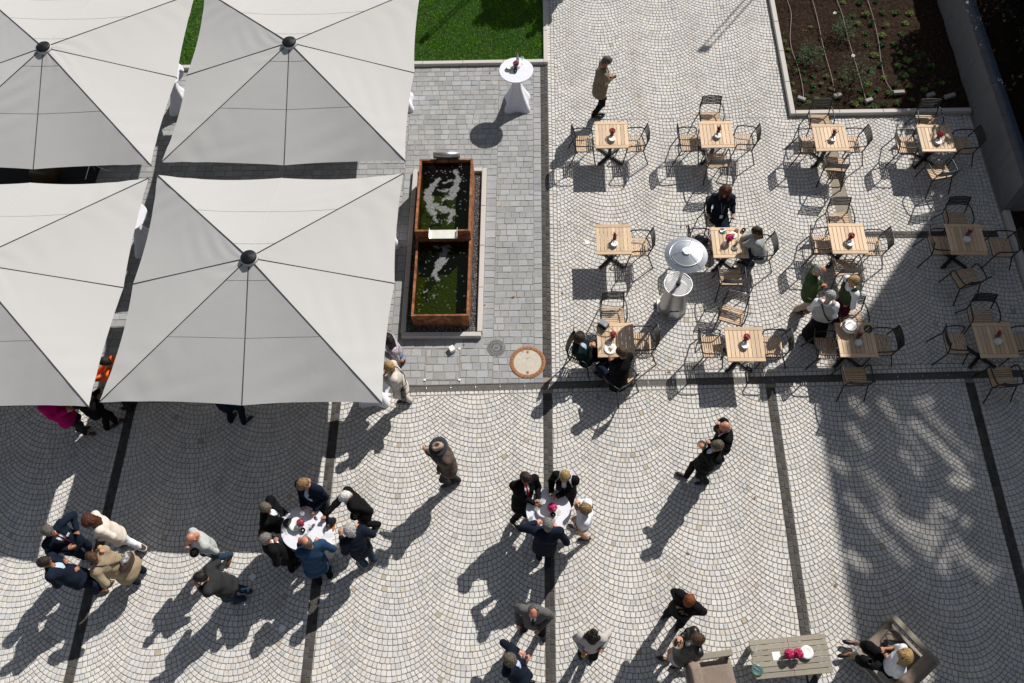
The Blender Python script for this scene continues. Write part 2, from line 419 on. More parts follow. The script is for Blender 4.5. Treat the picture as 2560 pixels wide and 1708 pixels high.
MB().lathe([(.286, -.01), (.286, .005), (0, .006)], 40).build('disc', M_conc, t)
for s in (-1, 1): MB().box((0, s*.235, .007), (.045, .06, .006)).build('lifting_slot', M_rust, t)
t = empty('drain_cover', at(1241, 870), label='small round grey cast iron cover on the slabs near the rusty manhole', cat='drain cover')
MB().lathe([(.195, -.01), (.195, .005), (.175, .008), (.165, .003), (.15, .003), (.14, .008), (.115, .008), (.105, .003), (.09, .003), (.08, .008), (0, .008)], 30).build('plate', mat('cover_grey', (.17, .17, .17), .7, noise=.3, nscale=30), t)
mb = MB()
for i in range(24): a = 2*PI*i/24; mb.box((.128*math.cos(a), .128*math.sin(a), .006), (.10, .012, .006), rz=a)
mb.build('spokes', mat('cover_grey2', (.10, .10, .10), .7), t, kind='stuff')
MB().box((0, 0, .0115), (.06, .015, .005)).build('handle', M_iron, t)
t = empty('hatch_frame', at(1106, 912), label='rectangular slab-filled hatch with thin metal frame beside the drain', cat='hatch')
p0, p1 = np.array([-2.34, 7.45, 0]), np.array([-1.63, 8.16, 0]); cc = np.array([t.location.x, t.location.y, 0])
mf = mat('hatch_metal', (.40, .36, .28), .6, .2, noise=.3)
for a, b in (((p0[0], p0[1]), (p1[0], p0[1])), ((p1[0], p0[1]), (p1[0], p1[1])), ((p0[0], p0[1]), (p0[0], p1[1]))):
    dx, dy = b[0]-a[0], b[1]-a[1]
    MB().box(((a[0]+b[0])/2-cc[0], (a[1]+b[1])/2-cc[1], .003), (max(abs(dx), .012), max(abs(dy), .012), .008)).build('frame_bar', mf, t)
for x, y in ((p0[0], p0[1]), (p1[0], p0[1]), (p1[0]-.02, p1[1])): MB().box((x-cc[0], y-cc[1], .010), (.05, .045, .012), bev=.004).build('corner_block', M_china, t)
o = MB().box((0, 0, .05), (.11, .13, .10), rz=.5, bev=.008).build('white_box', M_china, None, label='small white box lying on the slabs below the fountain kerb', cat='box'); o.location = at(1130, 876)

# ================================================================ KERBS
def kerb(name, segs, wdt, h, label, cat='kerb', L=1.0):
    """segs: (x0,y0,x1,y1) straight runs cut into stones"""
    p = segs[0]; root = empty(name, (p[0], p[1], 0), kind='structure')
    for x0, y0, x1, y1 in segs:
        l = math.hypot(x1-x0, y1-y0); n = max(1, round(l/L)); a = math.atan2(y1-y0, x1-x0)
        for i in range(n):
            u = (i+.5)/n
            o = MB().box((0, 0, h/2-.03), (l/n-.006, wdt, h+.06), bev=.008).build('kerb_stone', M_kerb, root)
            o.location = (x0+(x1-x0)*u-p[0], y0+(y1-y0)*u-p[1], random.uniform(-.002, .002)); o.rotation_euler = (0, 0, a)
    return root
kerb('lawn_kerb', [(-15, 16.165, .16, 16.165), (.215, 16.11, .215, 19.4)], .11, .09, '')
kerb('flower_bed_kerb', [(6.05, 14.30, 6.05, 19.4), (6.115, 14.36, 10.22, 14.36)], .115, .11, '')
kerb('soil_edge_kerb', [(10.315, .3, 10.315, 11.47)], .13, .11, '')
# ================================================================ LAWN
lawn = sheet('lawn', -15, .16, 16.22, 19.4, .0, mat('lawn_soil', (.02, .055, .006), .95, noise=.4, nscale=9), kind='structure')
def blades(x0, x1, y0, y1, n, name, zz=.0):
    x = rng.uniform(x0, x1, n); y = rng.uniform(y0, y1, n)
    dens = np.sin(x*7+np.sin(y*5))*np.sin(y*6+1.3)*.5+.5
    h = rng.uniform(.03, .06, n)*(.75+.5*dens); a = rng.uniform(0, 2*PI, n); ln = rng.uniform(.01, .045, n); la = rng.uniform(0, 2*PI, n); wd = rng.uniform(.0035, .007, n)
    V = np.zeros((n, 3, 3), 'f')
    V[:, 0] = np.stack([x-np.cos(a)*wd, y-np.sin(a)*wd, np.full(n, zz)], 1); V[:, 1] = np.stack([x+np.cos(a)*wd, y+np.sin(a)*wd, np.full(n, zz)], 1)
    V[:, 2] = np.stack([x+np.cos(la)*ln, y+np.sin(la)*ln, zz+h], 1)
    g = rng.uniform(.7, 1.25, n)*(.75+.45*dens); dry = (rng.random(n) < .05)
    col = np.stack([.15*g+dry*.20, .33*g+dry*.05, .022*g+dry*.03, np.ones(n)], 1)
    me = bpy.data.meshes.new(name); me.from_pydata(V.reshape(-1, 3).tolist(), [], np.arange(3*n).reshape(-1, 3).tolist())
    at_ = me.attributes.new('col', 'FLOAT_COLOR', 'POINT'); at_.data.foreach_set('color', np.repeat(col, 3, 0).astype('f').ravel())
    return me
gm_ = blades(-4.6, .15, 16.23, 19.35, 52000, 'grass'); gm_.materials.append(mat('grass_blade', attr='col', rough=.8, spec=.08))
obj('grass', gm_, None, kind='stuff', label='mown green lawn grass behind the umbrellas', cat='grass')
gm_ = blades(-11.4, -7.8, 16.23, 19.35, 26000, 'grass'); gm_.materials.append(MATS['grass_blade'])
obj('grass', gm_, None, kind='stuff', label='strip of lawn grass seen between the two upper umbrellas', cat='grass')
# ================================================================ FLOWER BED
def soilmesh(name, x0, x1, y0, y1, z, m, amp=.03, st=.07):
    nx, ny = int((x1-x0)/st)+1, int((y1-y0)/st)+1
    X, Y = np.meshgrid(np.linspace(x0, x1, nx), np.linspace(y0, y1, ny), indexing='ij')
    Z = z+amp*(rng.random((nx, ny))-.5)+amp*.8*np.sin(X*3+np.sin(Y*2.3)*2)*np.sin(Y*2.7+X)
    v = np.stack([X, Y, Z], -1).reshape(-1, 3).tolist()
    f = [(i*ny+j, (i+1)*ny+j, (i+1)*ny+j+1, i*ny+j+1) for i in range(nx-1) for j in range(ny-1)]
    return MB().add(v, f).build(name, m, None, kind='structure')
soilmesh('flower_bed_soil', 6.11, 10.24, 14.42, 19.4, .045, M_soil)
def chips(n, box, z, cols, s0, s1, name, parent=None, **k):
    mb = MB()
    for i in range(n):
        x, y = random.uniform(*box[:2]), random.uniform(*box[2:]); s = random.uniform(s0, s1); a = random.uniform(0, PI); b = random.uniform(-.6, .6)
        q = Matrix.Translation((x, y, z+random.uniform(0, .02))) @ Matrix.Rotation(a, 4, 'Z') @ Matrix.Rotation(b, 4, 'X')
        c = random.choice(cols); g = random.uniform(.6, 1.3)
        mb.add([q @ Vector(p) for p in ((-s, 0, 0), (0, -s*.45, s*.2), (s, 0, 0), (0, s*.5, s*.15))], [(0, 1, 2, 3)], tuple(v*g for v in c))
    return mb.build(name, mat('debris', attr='col', rough=.9), parent, **k)
chips(5200, (6.13, 10.2, 14.45, 19.3), .055, [(.05, .022, .010), (.12, .045, .018), (.20, .12, .06), (.03, .015, .008), (.06, .03, .015)], .006, .018, 'mulch_chips', None, kind='stuff', label='bark mulch and dry leaf crumbs on the dark bed soil', cat='mulch')
hz = [[(1968, 0), (1978, 36), (1975, 90), (1980, 126), (1996, 171), (2007, 222), (2008, 249)], [(2031, 0), (2043, 45), (2056, 108), (2067, 150), (2079, 192), (2086, 229)],
      [(2092, 0), (2106, 39), (2121, 99), (2139, 159), (2152, 204), (2164, 249)], [(2169, 0), (2184, 48), (2196, 102), (2203, 156), (2214, 201), (2232, 231)]]
hl = ['leftmost irrigation hose snaking across the soil bed', 'second irrigation hose from the left in the soil bed', 'third irrigation hose from the left in the soil bed', 'rightmost irrigation hose in the sunlit part of the soil bed']
for pts, lb in zip(hz, hl):
    P = [at(u, v, .085) for u, v in pts]; d = P[0]-P[1]; P = [P[0]+d*1.2]+P
    Q = []
    for i in range(len(P)-1):
        p_ = P[max(i-1, 0)]; a, b = P[i], P[i+1]; n_ = P[min(i+2, len(P)-1)]
        for k in range(6):
            t = k/6; Q.append(.5*((2*a)+(b-p_)*t+(2*p_-5*a+4*b-n_)*t*t+(3*a-p_-3*b+n_)*t**3))
    Q.append(P[-1]); MB().tube(Q, .0095, 6).build('garden_hose', mat('hose', (.20, .15, .125), .6), None, True, label=lb, cat='hose')
bl = [((2002, 251), -.5, .19, 'grey stone block at the foot of the leftmost hose'), ((2092, 243), .3, .19, 'stone block at the foot of the second hose'), ((2170, 255), .4, .19, 'stone block at the foot of the third hose'),
      ((2245, 235), .05, .27, 'longest pale stone block at the end of the rightmost hose'), ((2325, 241), .35, .19, 'shaded stone block left of the two in the dark part of the bed'), ((2372, 244), .35, .27, 'shaded long stone block nearest the wall in the bed')]
for uv, a, l, lb in bl:
    o = MB().box((0, 0, .05), (l, .10, .08), rz=a, bev=.01).build('stone_block', mat('block_stone', (.30, .28, .26), .9, noise=.2, nscale=30), None, label=lb, cat='stone block'); o.location = at(*uv, .04)
def leafmat(n, c, **k): return mat(n, c, .7, noise=.3, nscale=15, spec=.15, **k)
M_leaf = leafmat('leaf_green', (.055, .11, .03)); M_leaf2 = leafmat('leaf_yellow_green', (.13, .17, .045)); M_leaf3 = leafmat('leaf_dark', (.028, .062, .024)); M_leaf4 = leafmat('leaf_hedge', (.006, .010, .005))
def rosette(r, n, h):
    mb = MB()
    for i in range(n):
        a = i*2.4+random.uniform(-.3, .3); k = random.uniform(.45, 1); l = r*k; el = random.uniform(.2, 1.0); w_ = l*random.uniform(.28, .42)
        q = Matrix.Rotation(a, 4, 'Z')
        ln = [(0, 0, .01+h*(1-k)*.8), (l*.55*math.cos(el*.6), w_/2, h*(1-k)+l*.5*math.sin(el)), (l*math.cos(el*.5), 0, h*(1-k)+l*.55*math.sin(el)), (l*.55*math.cos(el*.6), -w_/2, h*(1-k)+l*.5*math.sin(el))]
        mb.add([q @ Vector(p) for p in ln], [(0, 1, 2), (0, 2, 3)])
    return mb
PM = [rosette(random.uniform(.11, .15), 34, .09).mesh('plant', m_) for m_ in (M_leaf, M_leaf2, M_leaf2, M_leaf, M_leaf3)]
pl_ = [(325, 285), (335, 352), (372, 418), (360, 480), (450, 475), (440, 525), (360, 560), (430, 590), (500, 610), (385, 650), (500, 675), (405, 700), (415, 770), (410, 845), (460, 875), (525, 805), (535, 860), (555, 230), (665, 560), (600, 590), (580, 645), (685, 640), (645, 700), (575, 715), (570, 765), (660, 775), (720, 745), (605, 828), (725, 850), (770, 590), (820, 650), (745, 675), (825, 25), (800, 110), (960, 30), (905, 140), (1015, 120), (950, 200), (1015, 280), (1065, 195), (1155, 110), (1180, 215), (1150, 300), (1025, 370), (1150, 380), (1250, 370), (1085, 465), (1295, 450), (1060, 590), (1145, 545), (1280, 555), (1365, 515), (1165, 655), (1330, 640), (1265, 715), (1110, 755), (1030, 710), (1380, 730), (1210, 785), (970, 765), (1055, 805), (1400, 600), (1395, 840), (1275, 865), (1170, 880), (1075, 895), (975, 840), (920, 870), (1265, 110), (1100, 20), (1310, 290), (1380, 120), (1340, 200), (1440, 480), (1470, 640), (1560, 560), (1500, 760), (1650, 700)]
def where(X, Y):
    s_ = [395+.13*Y-20, 590+.20*Y, 790+.27*Y, 1050+.24*Y, 1420]; k = sum(X > v for v in s_)
    return ['left of the first hose', 'between the first and second hose', 'between the second and third hose', 'between the third and fourth hose', 'right of the fourth hose', 'in the shaded strip by the wall'][k]+(', near the front kerb' if Y > 560 else ', far half of the bed')
for i, (X, Y) in enumerate(pl_):
    s = (.68 if X < 850 else .95)*random.uniform(.85, 1.15)
    o = obj('seedling', PM[i % 5], None, tuple(at(1860+X/3.336, Y/3.336, .05)), random.uniform(0, 6), label='small leafy plant '+where(X, Y), cat='plant', group='seedlings '+where(X, Y)); o.scale = (s, s, s)
for X, Y, r, lb, fl in ((540, 510, .30, 'thin dark green rose bush near the left hose', 0), (815, 310, .30, 'rose bush with a white bloom in the middle of the soil bed', 1), (900, 690, .42, 'largest dark green rose bush near the third hose', 1)):
    t = empty('rose_bush', at(1860+X/3.336, Y/3.336, .05), label=lb, cat='shrub')
    mb = MB(); sb = MB()
    for k in range(9):
        a = random.uniform(0, 6.3); e = Vector((math.cos(a)*r*random.uniform(.3, .8), math.sin(a)*r*random.uniform(.3, .8), r*random.uniform(.7, 1.5))); sb.tube([(0, 0, 0), e*.5+Vector((0, 0, .05)), e], .006, 4)
    for k in range(260):
        a = random.uniform(0, 6.3); rr = r*math.sqrt(random.random()); z = r*random.uniform(.2, 1.5); s = random.uniform(.018, .034)
        q = Matrix.Translation((rr*math.cos(a), rr*math.sin(a), z)) @ Matrix.Rotation(random.uniform(0, 6), 4, 'Z') @ Matrix.Rotation(random.uniform(-.7, .7), 4, 'X')
        mb.add([q @ Vector(p) for p in ((-s, 0, 0), (0, -s*.6, 0), (s, 0, .003), (0, s*.6, 0))], [(0, 1, 2, 3)])
    mb.build('leaves', M_leaf3, t, kind='stuff'); sb.build('stems', mat('stem', (.06, .05, .02), .7), t, kind='stuff')
    if fl:
        f = MB()
        for k in range(14): a = k*2.4; f.lathe([(0, 0), (.016, .008), (.02, .02)], 6, c=(.02*math.cos(a), .02*math.sin(a), .01*(k % 3)))
        o = f.build('bloom', M_china, t); o.location = ((-.25, .35, r*1.4) if r < .4 else (-.1, .3, r*1.3))
# ================================================================ RETAINING WALL + RAISED BED
M_wall = mat('wall_stone', (.15, .15, .15), .85, noise=.12, nscale=4, bump=.15, bscale=60)
M_cope = mat('coping_stone', (.05, .07, .10), .75, noise=.15, nscale=8)
wr = empty('retaining_wall', (10.25, 11.49, 0), label='low stone panel retaining wall with coping along the right edge', cat='wall')
L_ = .95
for i in range(9):
    y0 = 11.49+i*L_; MB().box((.09, i*L_+L_/2, .49), (.18, L_-.006, 1.0), bev=.004).build('wall_panel', M_wall, wr)
    for k in range(2): MB().box((.155+.05, i*L_+L_/4+k*L_/2, 1.01), (.11, L_/2-.005, .045), bev=.006).build('coping_stone', M_cope, wr)
for i in range(4): MB().box((.185+L_/2+i*L_, .09, .49), (L_-.006, .178, 1.0), bev=.004).build('wall_panel', M_wall, wr)
soilmesh('raised_bed_soil', 10.43, 15.2, 11.66, 20.5, .80, M_soil, st=.2)
soilmesh('side_bed_soil', 10.38, 15.2, 0, 11.48, .03, M_soil, st=.1)
chips(1500, (10.4, 12.0, 5, 11.4), .05, [(.10, .035, .015), (.07, .03, .015), (.04, .02, .01)], .01, .03, 'leaf_litter', None, kind='stuff', label='reddish dry leaf litter on the soil beyond the right-hand kerb', cat='leaf litter')
def bush(loc, rx, ry, h, n, m, label, s0=.05, s1=.10, cat='shrub', name='shrub', trunk=False, zb=0.0):
    t = empty(name, loc, label=label, cat=cat)
    N_ = n; a = rng.uniform(0, 2*PI, N_); u = rng.uniform(-1, 1, N_); rr = rng.uniform(.55, 1.0, N_)**.6
    lob = 1+.22*np.sin(a*3+u*4)+.12*np.sin(a*7+2*u)
    X = rx*rr*lob*np.sqrt(1-u*u)*np.cos(a); Y = ry*rr*lob*np.sqrt(1-u*u)*np.sin(a); Z = zb+(h-zb)/2*(1+u*rr)
    s = rng.uniform(s0, s1, N_); d1 = rng.normal(size=(N_, 3)); d1 /= np.linalg.norm(d1, axis=1)[:, None]; d2 = np.cross(d1, rng.normal(size=(N_, 3))); d2 /= np.linalg.norm(d2, axis=1)[:, None]
    P = np.stack([X, Y, Z], 1); V = np.stack([P-d1*s[:, None], P-d2*s[:, None]*.5, P+d1*s[:, None], P+d2*s[:, None]*.5], 1).reshape(-1, 3)
    me = bpy.data.meshes.new('foliage'); me.from_pydata(V.tolist(), [], np.arange(4*N_).reshape(-1, 4).tolist()); me.materials.append(m)
    obj('crown' if trunk else 'foliage', me, t)
    MB().tube([(0, 0, -.02), (.03, .02, (zb+h)*.4), (0, 0, (zb+h)*.6)], [.07 if trunk else .04, .05 if trunk else .03, .02], 7).build('trunk' if trunk else 'stem', mat('bark', (.06, .045, .03), .9, noise=.4), t)
    return t
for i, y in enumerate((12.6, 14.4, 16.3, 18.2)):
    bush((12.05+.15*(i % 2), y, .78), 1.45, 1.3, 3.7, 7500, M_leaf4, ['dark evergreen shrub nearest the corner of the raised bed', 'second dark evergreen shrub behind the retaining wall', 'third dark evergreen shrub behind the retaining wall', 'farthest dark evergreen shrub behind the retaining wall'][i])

# ================================================================ FOUNTAIN
fx0, fx1, fy0, fym, fy1 = -2.63, -1.445, 8.67, 10.55, 12.50
fo = empty('fountain', ((fx0+fx1)/2, (fy0+fy1)/2, 0), label='two-step rusty corten steel water basin with foam on dark green water', cat='fountain')
fc = Vector(fo.location)
def fbox(name, x0, x1, y0, y1, z0, z1, m, bev=0.004, par=None):
    return MB().box(Vector(((x0+x1)/2, (y0+y1)/2, (z0+z1)/2))-fc, (x1-x0, y1-y0, z1-z0), bev=bev).build(name, m, par or fo)
T = .045; ZU, ZL = .82, .50
fbox('side_plate', fx0, fx0+T, fy0+T, fym-.002, 0, ZL, M_corten); fbox('side_plate', fx1-T, fx1, fy0+T, fym-.002, 0, ZL, M_corten)
fbox('front_plate', fx0, fx1, fy0, fy0+T-.001, 0, ZL, M_corten)
fbox('side_plate', fx0, fx0+T, fym+.05, fy1-T, 0, ZU, M_corten); fbox('side_plate', fx1-T, fx1, fym+.05, fy1-T, 0, ZU, M_corten)
fbox('back_plate', fx0, fx1, fy1-T+.001, fy1, 0, ZU, M_corten)
wx0, wx1 = at(1073, 578, .8)[0], at(1143, 578, .8)[0]
fbox('dividing_plate', fx0, wx0-.01, fym, fym+.049, 0, ZU, M_corten); fbox('dividing_plate', wx1+.01, fx1, fym, fym+.049, 0, ZU, M_corten)
fbox('dividing_plate', wx0-.009, wx1+.009, fym, fym+.048, 0, ZU-.13, M_corten)
ch = MB(); c0 = Vector(((wx0+wx1)/2, fym-.02, 0))-fc
ch.box(c0+Vector((0, 0, ZU-.085)), (wx1-wx0, .22, .012)); ch.box(c0+Vector((-(wx1-wx0)/2, 0, ZU-.045)), (.008, .23, .09)); ch.box(c0+Vector(((wx1-wx0)/2, 0, ZU-.045)), (.008, .23, .09))
ch.build('weir_chute', mat('wet_chrome', (.85, .82, .74), .42, .8, bump=.25, bscale=10), fo)
sx0, sx1 = at(1083, 395, .95)[0], at(1149, 395, .95)[0]
sp = MB(); sp.tube([Vector((sx0, fy1+.02, ZU+.10))-fc, Vector((sx1, fy1+.02, ZU+.10))-fc], .075, 20); sp.build('inlet_roller', M_steel, fo, True)
fbox('inlet_bracket', sx0+.05, sx1-.05, fy1+.005, fy1+.10, 0, ZU+.04, M_steel)
# water: clear green-tinted surface above a mossy floor
def water_mat():
    m = bpy.data.materials.new('pond_water'); m.use_nodes = True; N = m.node_tree.nodes; L = m.node_tree.links; N.clear()
    o = N.new('ShaderNodeOutputMaterial'); tr = N.new('ShaderNodeBsdfTransparent'); tr.inputs[0].default_value = (.52, .62, .28, 1)
    gl = N.new('ShaderNodeBsdfGlossy'); gl.inputs['Roughness'].default_value = .04; fr = N.new('ShaderNodeFresnel'); fr.inputs[0].default_value = 1.33
    nz = N.new('ShaderNodeTexNoise'); nz.inputs['Scale'].default_value = 22; bp = N.new('ShaderNodeBump'); bp.inputs['Strength'].default_value = .15; bp.inputs['Distance'].default_value = .01
    tc = N.new('ShaderNodeTexCoord'); L.new(tc.outputs['Object'], nz.inputs['Vector']); L.new(nz.outputs['Fac'], bp.inputs['Height']); L.new(bp.outputs[0], gl.inputs['Normal']); L.new(bp.outputs[0], fr.inputs['Normal'])
    mx = N.new('ShaderNodeMixShader'); L.new(fr.outputs[0], mx.inputs[0]); L.new(tr.outputs[0], mx.inputs[1]); L.new(gl.outputs[0], mx.inputs[2])
    df = N.new('ShaderNodeBsdfDiffuse'); a = N.new('ShaderNodeAttribute'); a.attribute_name = 'foam'
    n3 = N.new('ShaderNodeTexVoronoi'); n3.inputs['Scale'].default_value = 75; L.new(tc.outputs['Object'], n3.inputs['Vector'])
    rp = N.new('ShaderNodeMapRange'); rp.inputs[1].default_value = 0; rp.inputs[2].default_value = .7; rp.inputs[3].default_value = .62; rp.inputs[4].default_value = .12; L.new(n3.outputs['Distance'], rp.inputs[0])
    cb = N.new('ShaderNodeCombineColor'); [L.new(rp.outputs[0], cb.inputs[i]) for i in range(3)]; L.new(cb.outputs[0], df.inputs[0])
    ma = N.new('ShaderNodeMath'); ma.operation = 'MULTIPLY'; ma.inputs[1].default_value = .85; L.new(a.outputs['Fac'], ma.inputs[0])
    m2 = N.new('ShaderNodeMixShader'); L.new(ma.outputs[0], m2.inputs[0]); L.new(mx.outputs[0], m2.inputs[1]); L.new(df.outputs[0], m2.inputs[2]); L.new(m2.outputs[0], o.inputs[0])
    return m
M_water = water_mat()
def foam_field(X, Y, strokes, dots):
    D = np.full(X.shape, 9.0)
    wx = X+.022*np.sin(Y*26+np.sin(X*21)*1.7)+.009*np.sin(Y*61+X*37+np.sin(X*44)); wy = Y+.022*np.sin(X*23+np.sin(Y*22)*1.5)+.009*np.sin(X*66-Y*43)
    for pts in strokes:
        for (a, ra), (b, rb) in zip(pts[:-1], pts[1:]):
            ax, ay = a; bx, by = b; dx, dy = bx-ax, by-ay; t = np.clip(((wx-ax)*dx+(wy-ay)*dy)/(dx*dx+dy*dy+1e-9), 0, 1)
            D = np.minimum(D, np.hypot(wx-ax-t*dx, wy-ay-t*dy)-1.25*(ra+(rb-ra)*t))
    for x, y, r in dots: D = np.minimum(D, np.hypot(X-x, Y-y)-r)
    return np.clip(.5-D/.026, 0, 1)*(.8+.2*np.sin(X*140+np.sin(Y*90)*2)*np.sin(Y*150+np.sin(X*80)*2))
def pool(name, x0, x1, y0, y1, z, strokes, dots):
    h = .007; nx, ny = int((x1-x0)/h)+1, int((y1-y0)/h)+1
    X, Y = np.meshgrid(np.linspace(x0, x1, nx), np.linspace(y0, y1, ny), indexing='ij'); fm = foam_field(X, Y, strokes, dots)
    V = np.stack([X-fc.x, Y-fc.y, z+.002*fm], -1).reshape(-1, 3)
    I = np.arange(nx*ny).reshape(nx, ny); F = np.stack([I[:-1, :-1], I[1:, :-1], I[1:, 1:], I[:-1, 1:]], -1).reshape(-1, 4)
    me = bpy.data.meshes.new(name); me.from_pydata(V.tolist(), [], F.tolist()); a = me.attributes.new('foam', 'FLOAT', 'POINT'); a.data.foreach_set('value', fm.astype('f').ravel()); me.materials.append(M_water)
    return obj(name, me, fo)
def q6(X, Y, z): p = at(620+X/3.336, 420+Y/3.336, z); return (p[0], p[1])
zu, zl = ZU-.09, ZL-.07
up = [[(q6(1590, 95, zu), .05), (q6(1530, 160, zu), .05), (q6(1500, 220, zu), .075), (q6(1520, 310, zu), .07), (q6(1550, 390, zu), .045), (q6(1570, 455, zu), .02)],
      [(q6(1730, 20, zu), .03), (q6(1750, 90, zu), .045), (q6(1730, 170, zu), .065), (q6(1700, 240, zu), .06), (q6(1630, 265, zu), .02)], [(q6(1590, 185, zu), .02), (q6(1660, 190, zu), .02), (q6(1730, 150, zu), .05)],
      [(q6(1560, 310, zu), .035), (q6(1640, 350, zu), .06), (q6(1710, 360, zu), .05), (q6(1690, 420, zu), .03), (q6(1660, 475, zu), .012)], [(q6(1640, 120, zu), .018), (q6(1690, 110, zu), .03)]]
dd = [(q6(random.uniform(1470, 1830), random.choice([random.uniform(-80, 480), random.uniform(-80, 120)]), zu)+(random.choice([.006, .008, .012]),)) for i in range(95)]
lo_ = [[(q6(1640, 700, zl), .06), (q6(1620, 770, zl), .085), (q6(1570, 850, zl), .05), (q6(1550, 905, zl), .03), (q6(1580, 925, zl), .03)], [(q6(1690, 690, zl), .012), (q6(1640, 670, zl), .03)], [(q6(1555, 660, zl), .014), (q6(1680, 655, zl), .014)],
       [(q6(1490, 1005, zl), .008), (q6(1477, 1030, zl), .014)], [(q6(1550, 1055, zl), .01), (q6(1542, 1072, zl), .011)]]
d2 = [(q6(random.uniform(1410, 1830), random.uniform(690, 1200), zl)+(random.choice([.004, .006, .009]),)) for i in range(60)]
pool('upper_water', fx0+T, fx1-T, fym+.048, fy1-T, zu, up, dd); pool('lower_water', fx0+T, fx1-T, fy0+T, fym, zl, lo_, d2)
M_moss = mat('mossy_floor', (.085, .10, .010), .9, noise=.12, nscale=1.5)
fbox('basin_floor', fx0+T+.001, fx1-T-.001, fym+.052, fy1-T-.003, .1, .30, M_moss, 0); fbox('basin_floor', fx0+T+.001, fx1-T-.001, fy0+T+.001, fym-.002, .02, .10, M_moss, 0)
gr = sheet('gravel_bed', -2.80, -1.28, 8.50, 12.72, .03, mat('gravel_dark', (.05, .05, .05), .9, noise=.4, nscale=40), kind='structure')
mb = MB()
for i in range(5200):
    k = random.random()
    if k < .36: x, y = random.uniform(-1.44, -1.29), random.uniform(8.5, 12.7)
    elif k < .72: x, y = random.uniform(-2.79, -2.64), random.uniform(8.5, 12.7)
    else: x, y = random.uniform(-2.79, -1.29), random.uniform(8.5, 8.68) if k < .9 else random.uniform(12.5, 12.7)
    s = random.uniform(.008, .016); q = Matrix.Translation((x, y, .035+random.uniform(0, .012))) @ Matrix.Rotation(random.uniform(0, 6), 4, 'Z') @ Matrix.Rotation(random.uniform(0, 6), 4, 'X')
    g_ = random.choice([.06, .09, .14, .22, .45]); mb.add([q @ Vector(p) for p in ((s, 0, 0), (-s*.9, .1*s, 0), (0, s*.8, 0), (0, -s*.7, .2*s), (0, 0, s*.6), (0, .1*s, -s*.6))], [(0, 2, 4), (2, 1, 4), (1, 3, 4), (3, 0, 4), (2, 0, 5), (1, 2, 5), (3, 1, 5), (0, 3, 5)], (g_, g_, g_*.98))
mb.build('gravel', mat('gravel', attr='col', rough=.8), None, kind='stuff', label='dark and white gravel around the steel basin', cat='gravel')
kerb('fountain_kerb', [(-2.87, 8.45, -1.20, 8.45), (-1.235, 8.51, -1.235, 12.80), (-2.835, 8.51, -2.835, 12.80), (-2.78, 12.76, -1.29, 12.76)], .105, .12, '', L=1.1)

# ================================================================ UMBRELLAS
M_canvas = bpy.data.materials.new('canvas'); M_canvas.use_nodes = True
N = M_canvas.node_tree.nodes; L = M_canvas.node_tree.links; b = N['Principled BSDF']; o_ = N['Material Output']
b.inputs['Sheen Weight'].default_value = .28; b.inputs['Sheen Roughness'].default_value = .5
b.inputs['Base Color'].default_value = (.465, .457, .446, 1); b.inputs['Roughness'].default_value = .9; b.inputs['Specular IOR Level'].default_value = .1
tl = N.new('ShaderNodeBsdfTranslucent'); tl.inputs[0].default_value = (.40, .38, .34, 1); mx = N.new('ShaderNodeMixShader'); mx.inputs[0].default_value = .06
L.new(b.outputs[0], mx.inputs[1]); L.new(tl.outputs[0], mx.inputs[2]); L.new(mx.outputs[0], o_.inputs[0])
tc = N.new('ShaderNodeTexCoord'); n1 = N.new('ShaderNodeTexNoise'); n1.inputs['Scale'].default_value = 2.0; n1.inputs['Detail'].default_value = 6; L.new(tc.outputs['Object'], n1.inputs['Vector'])
bp = N.new('ShaderNodeBump'); bp.inputs['Strength'].default_value = .25; bp.inputs['Distance'].default_value = .03; L.new(n1.outputs['Fac'], bp.inputs['Height']); L.new(bp.outputs[0], b.inputs['Normal'])
M_seam = mat('dark_seam', (.03, .03, .032), .7); M_pale = mat('pale_seam', (.44, .43, .42), .9); M_line = mat('stitch_line', (.37, .365, .355), .9)
UH, UA, US = 2.398, .765, 2.472
def umb_pts(k):
    a = PI/4*k; c, s = math.cos(a), math.sin(a); m = max(abs(c), abs(s)); return Vector((c/m*US, s/m*US, UH-(.12 if k % 2 == 0 else 0)))
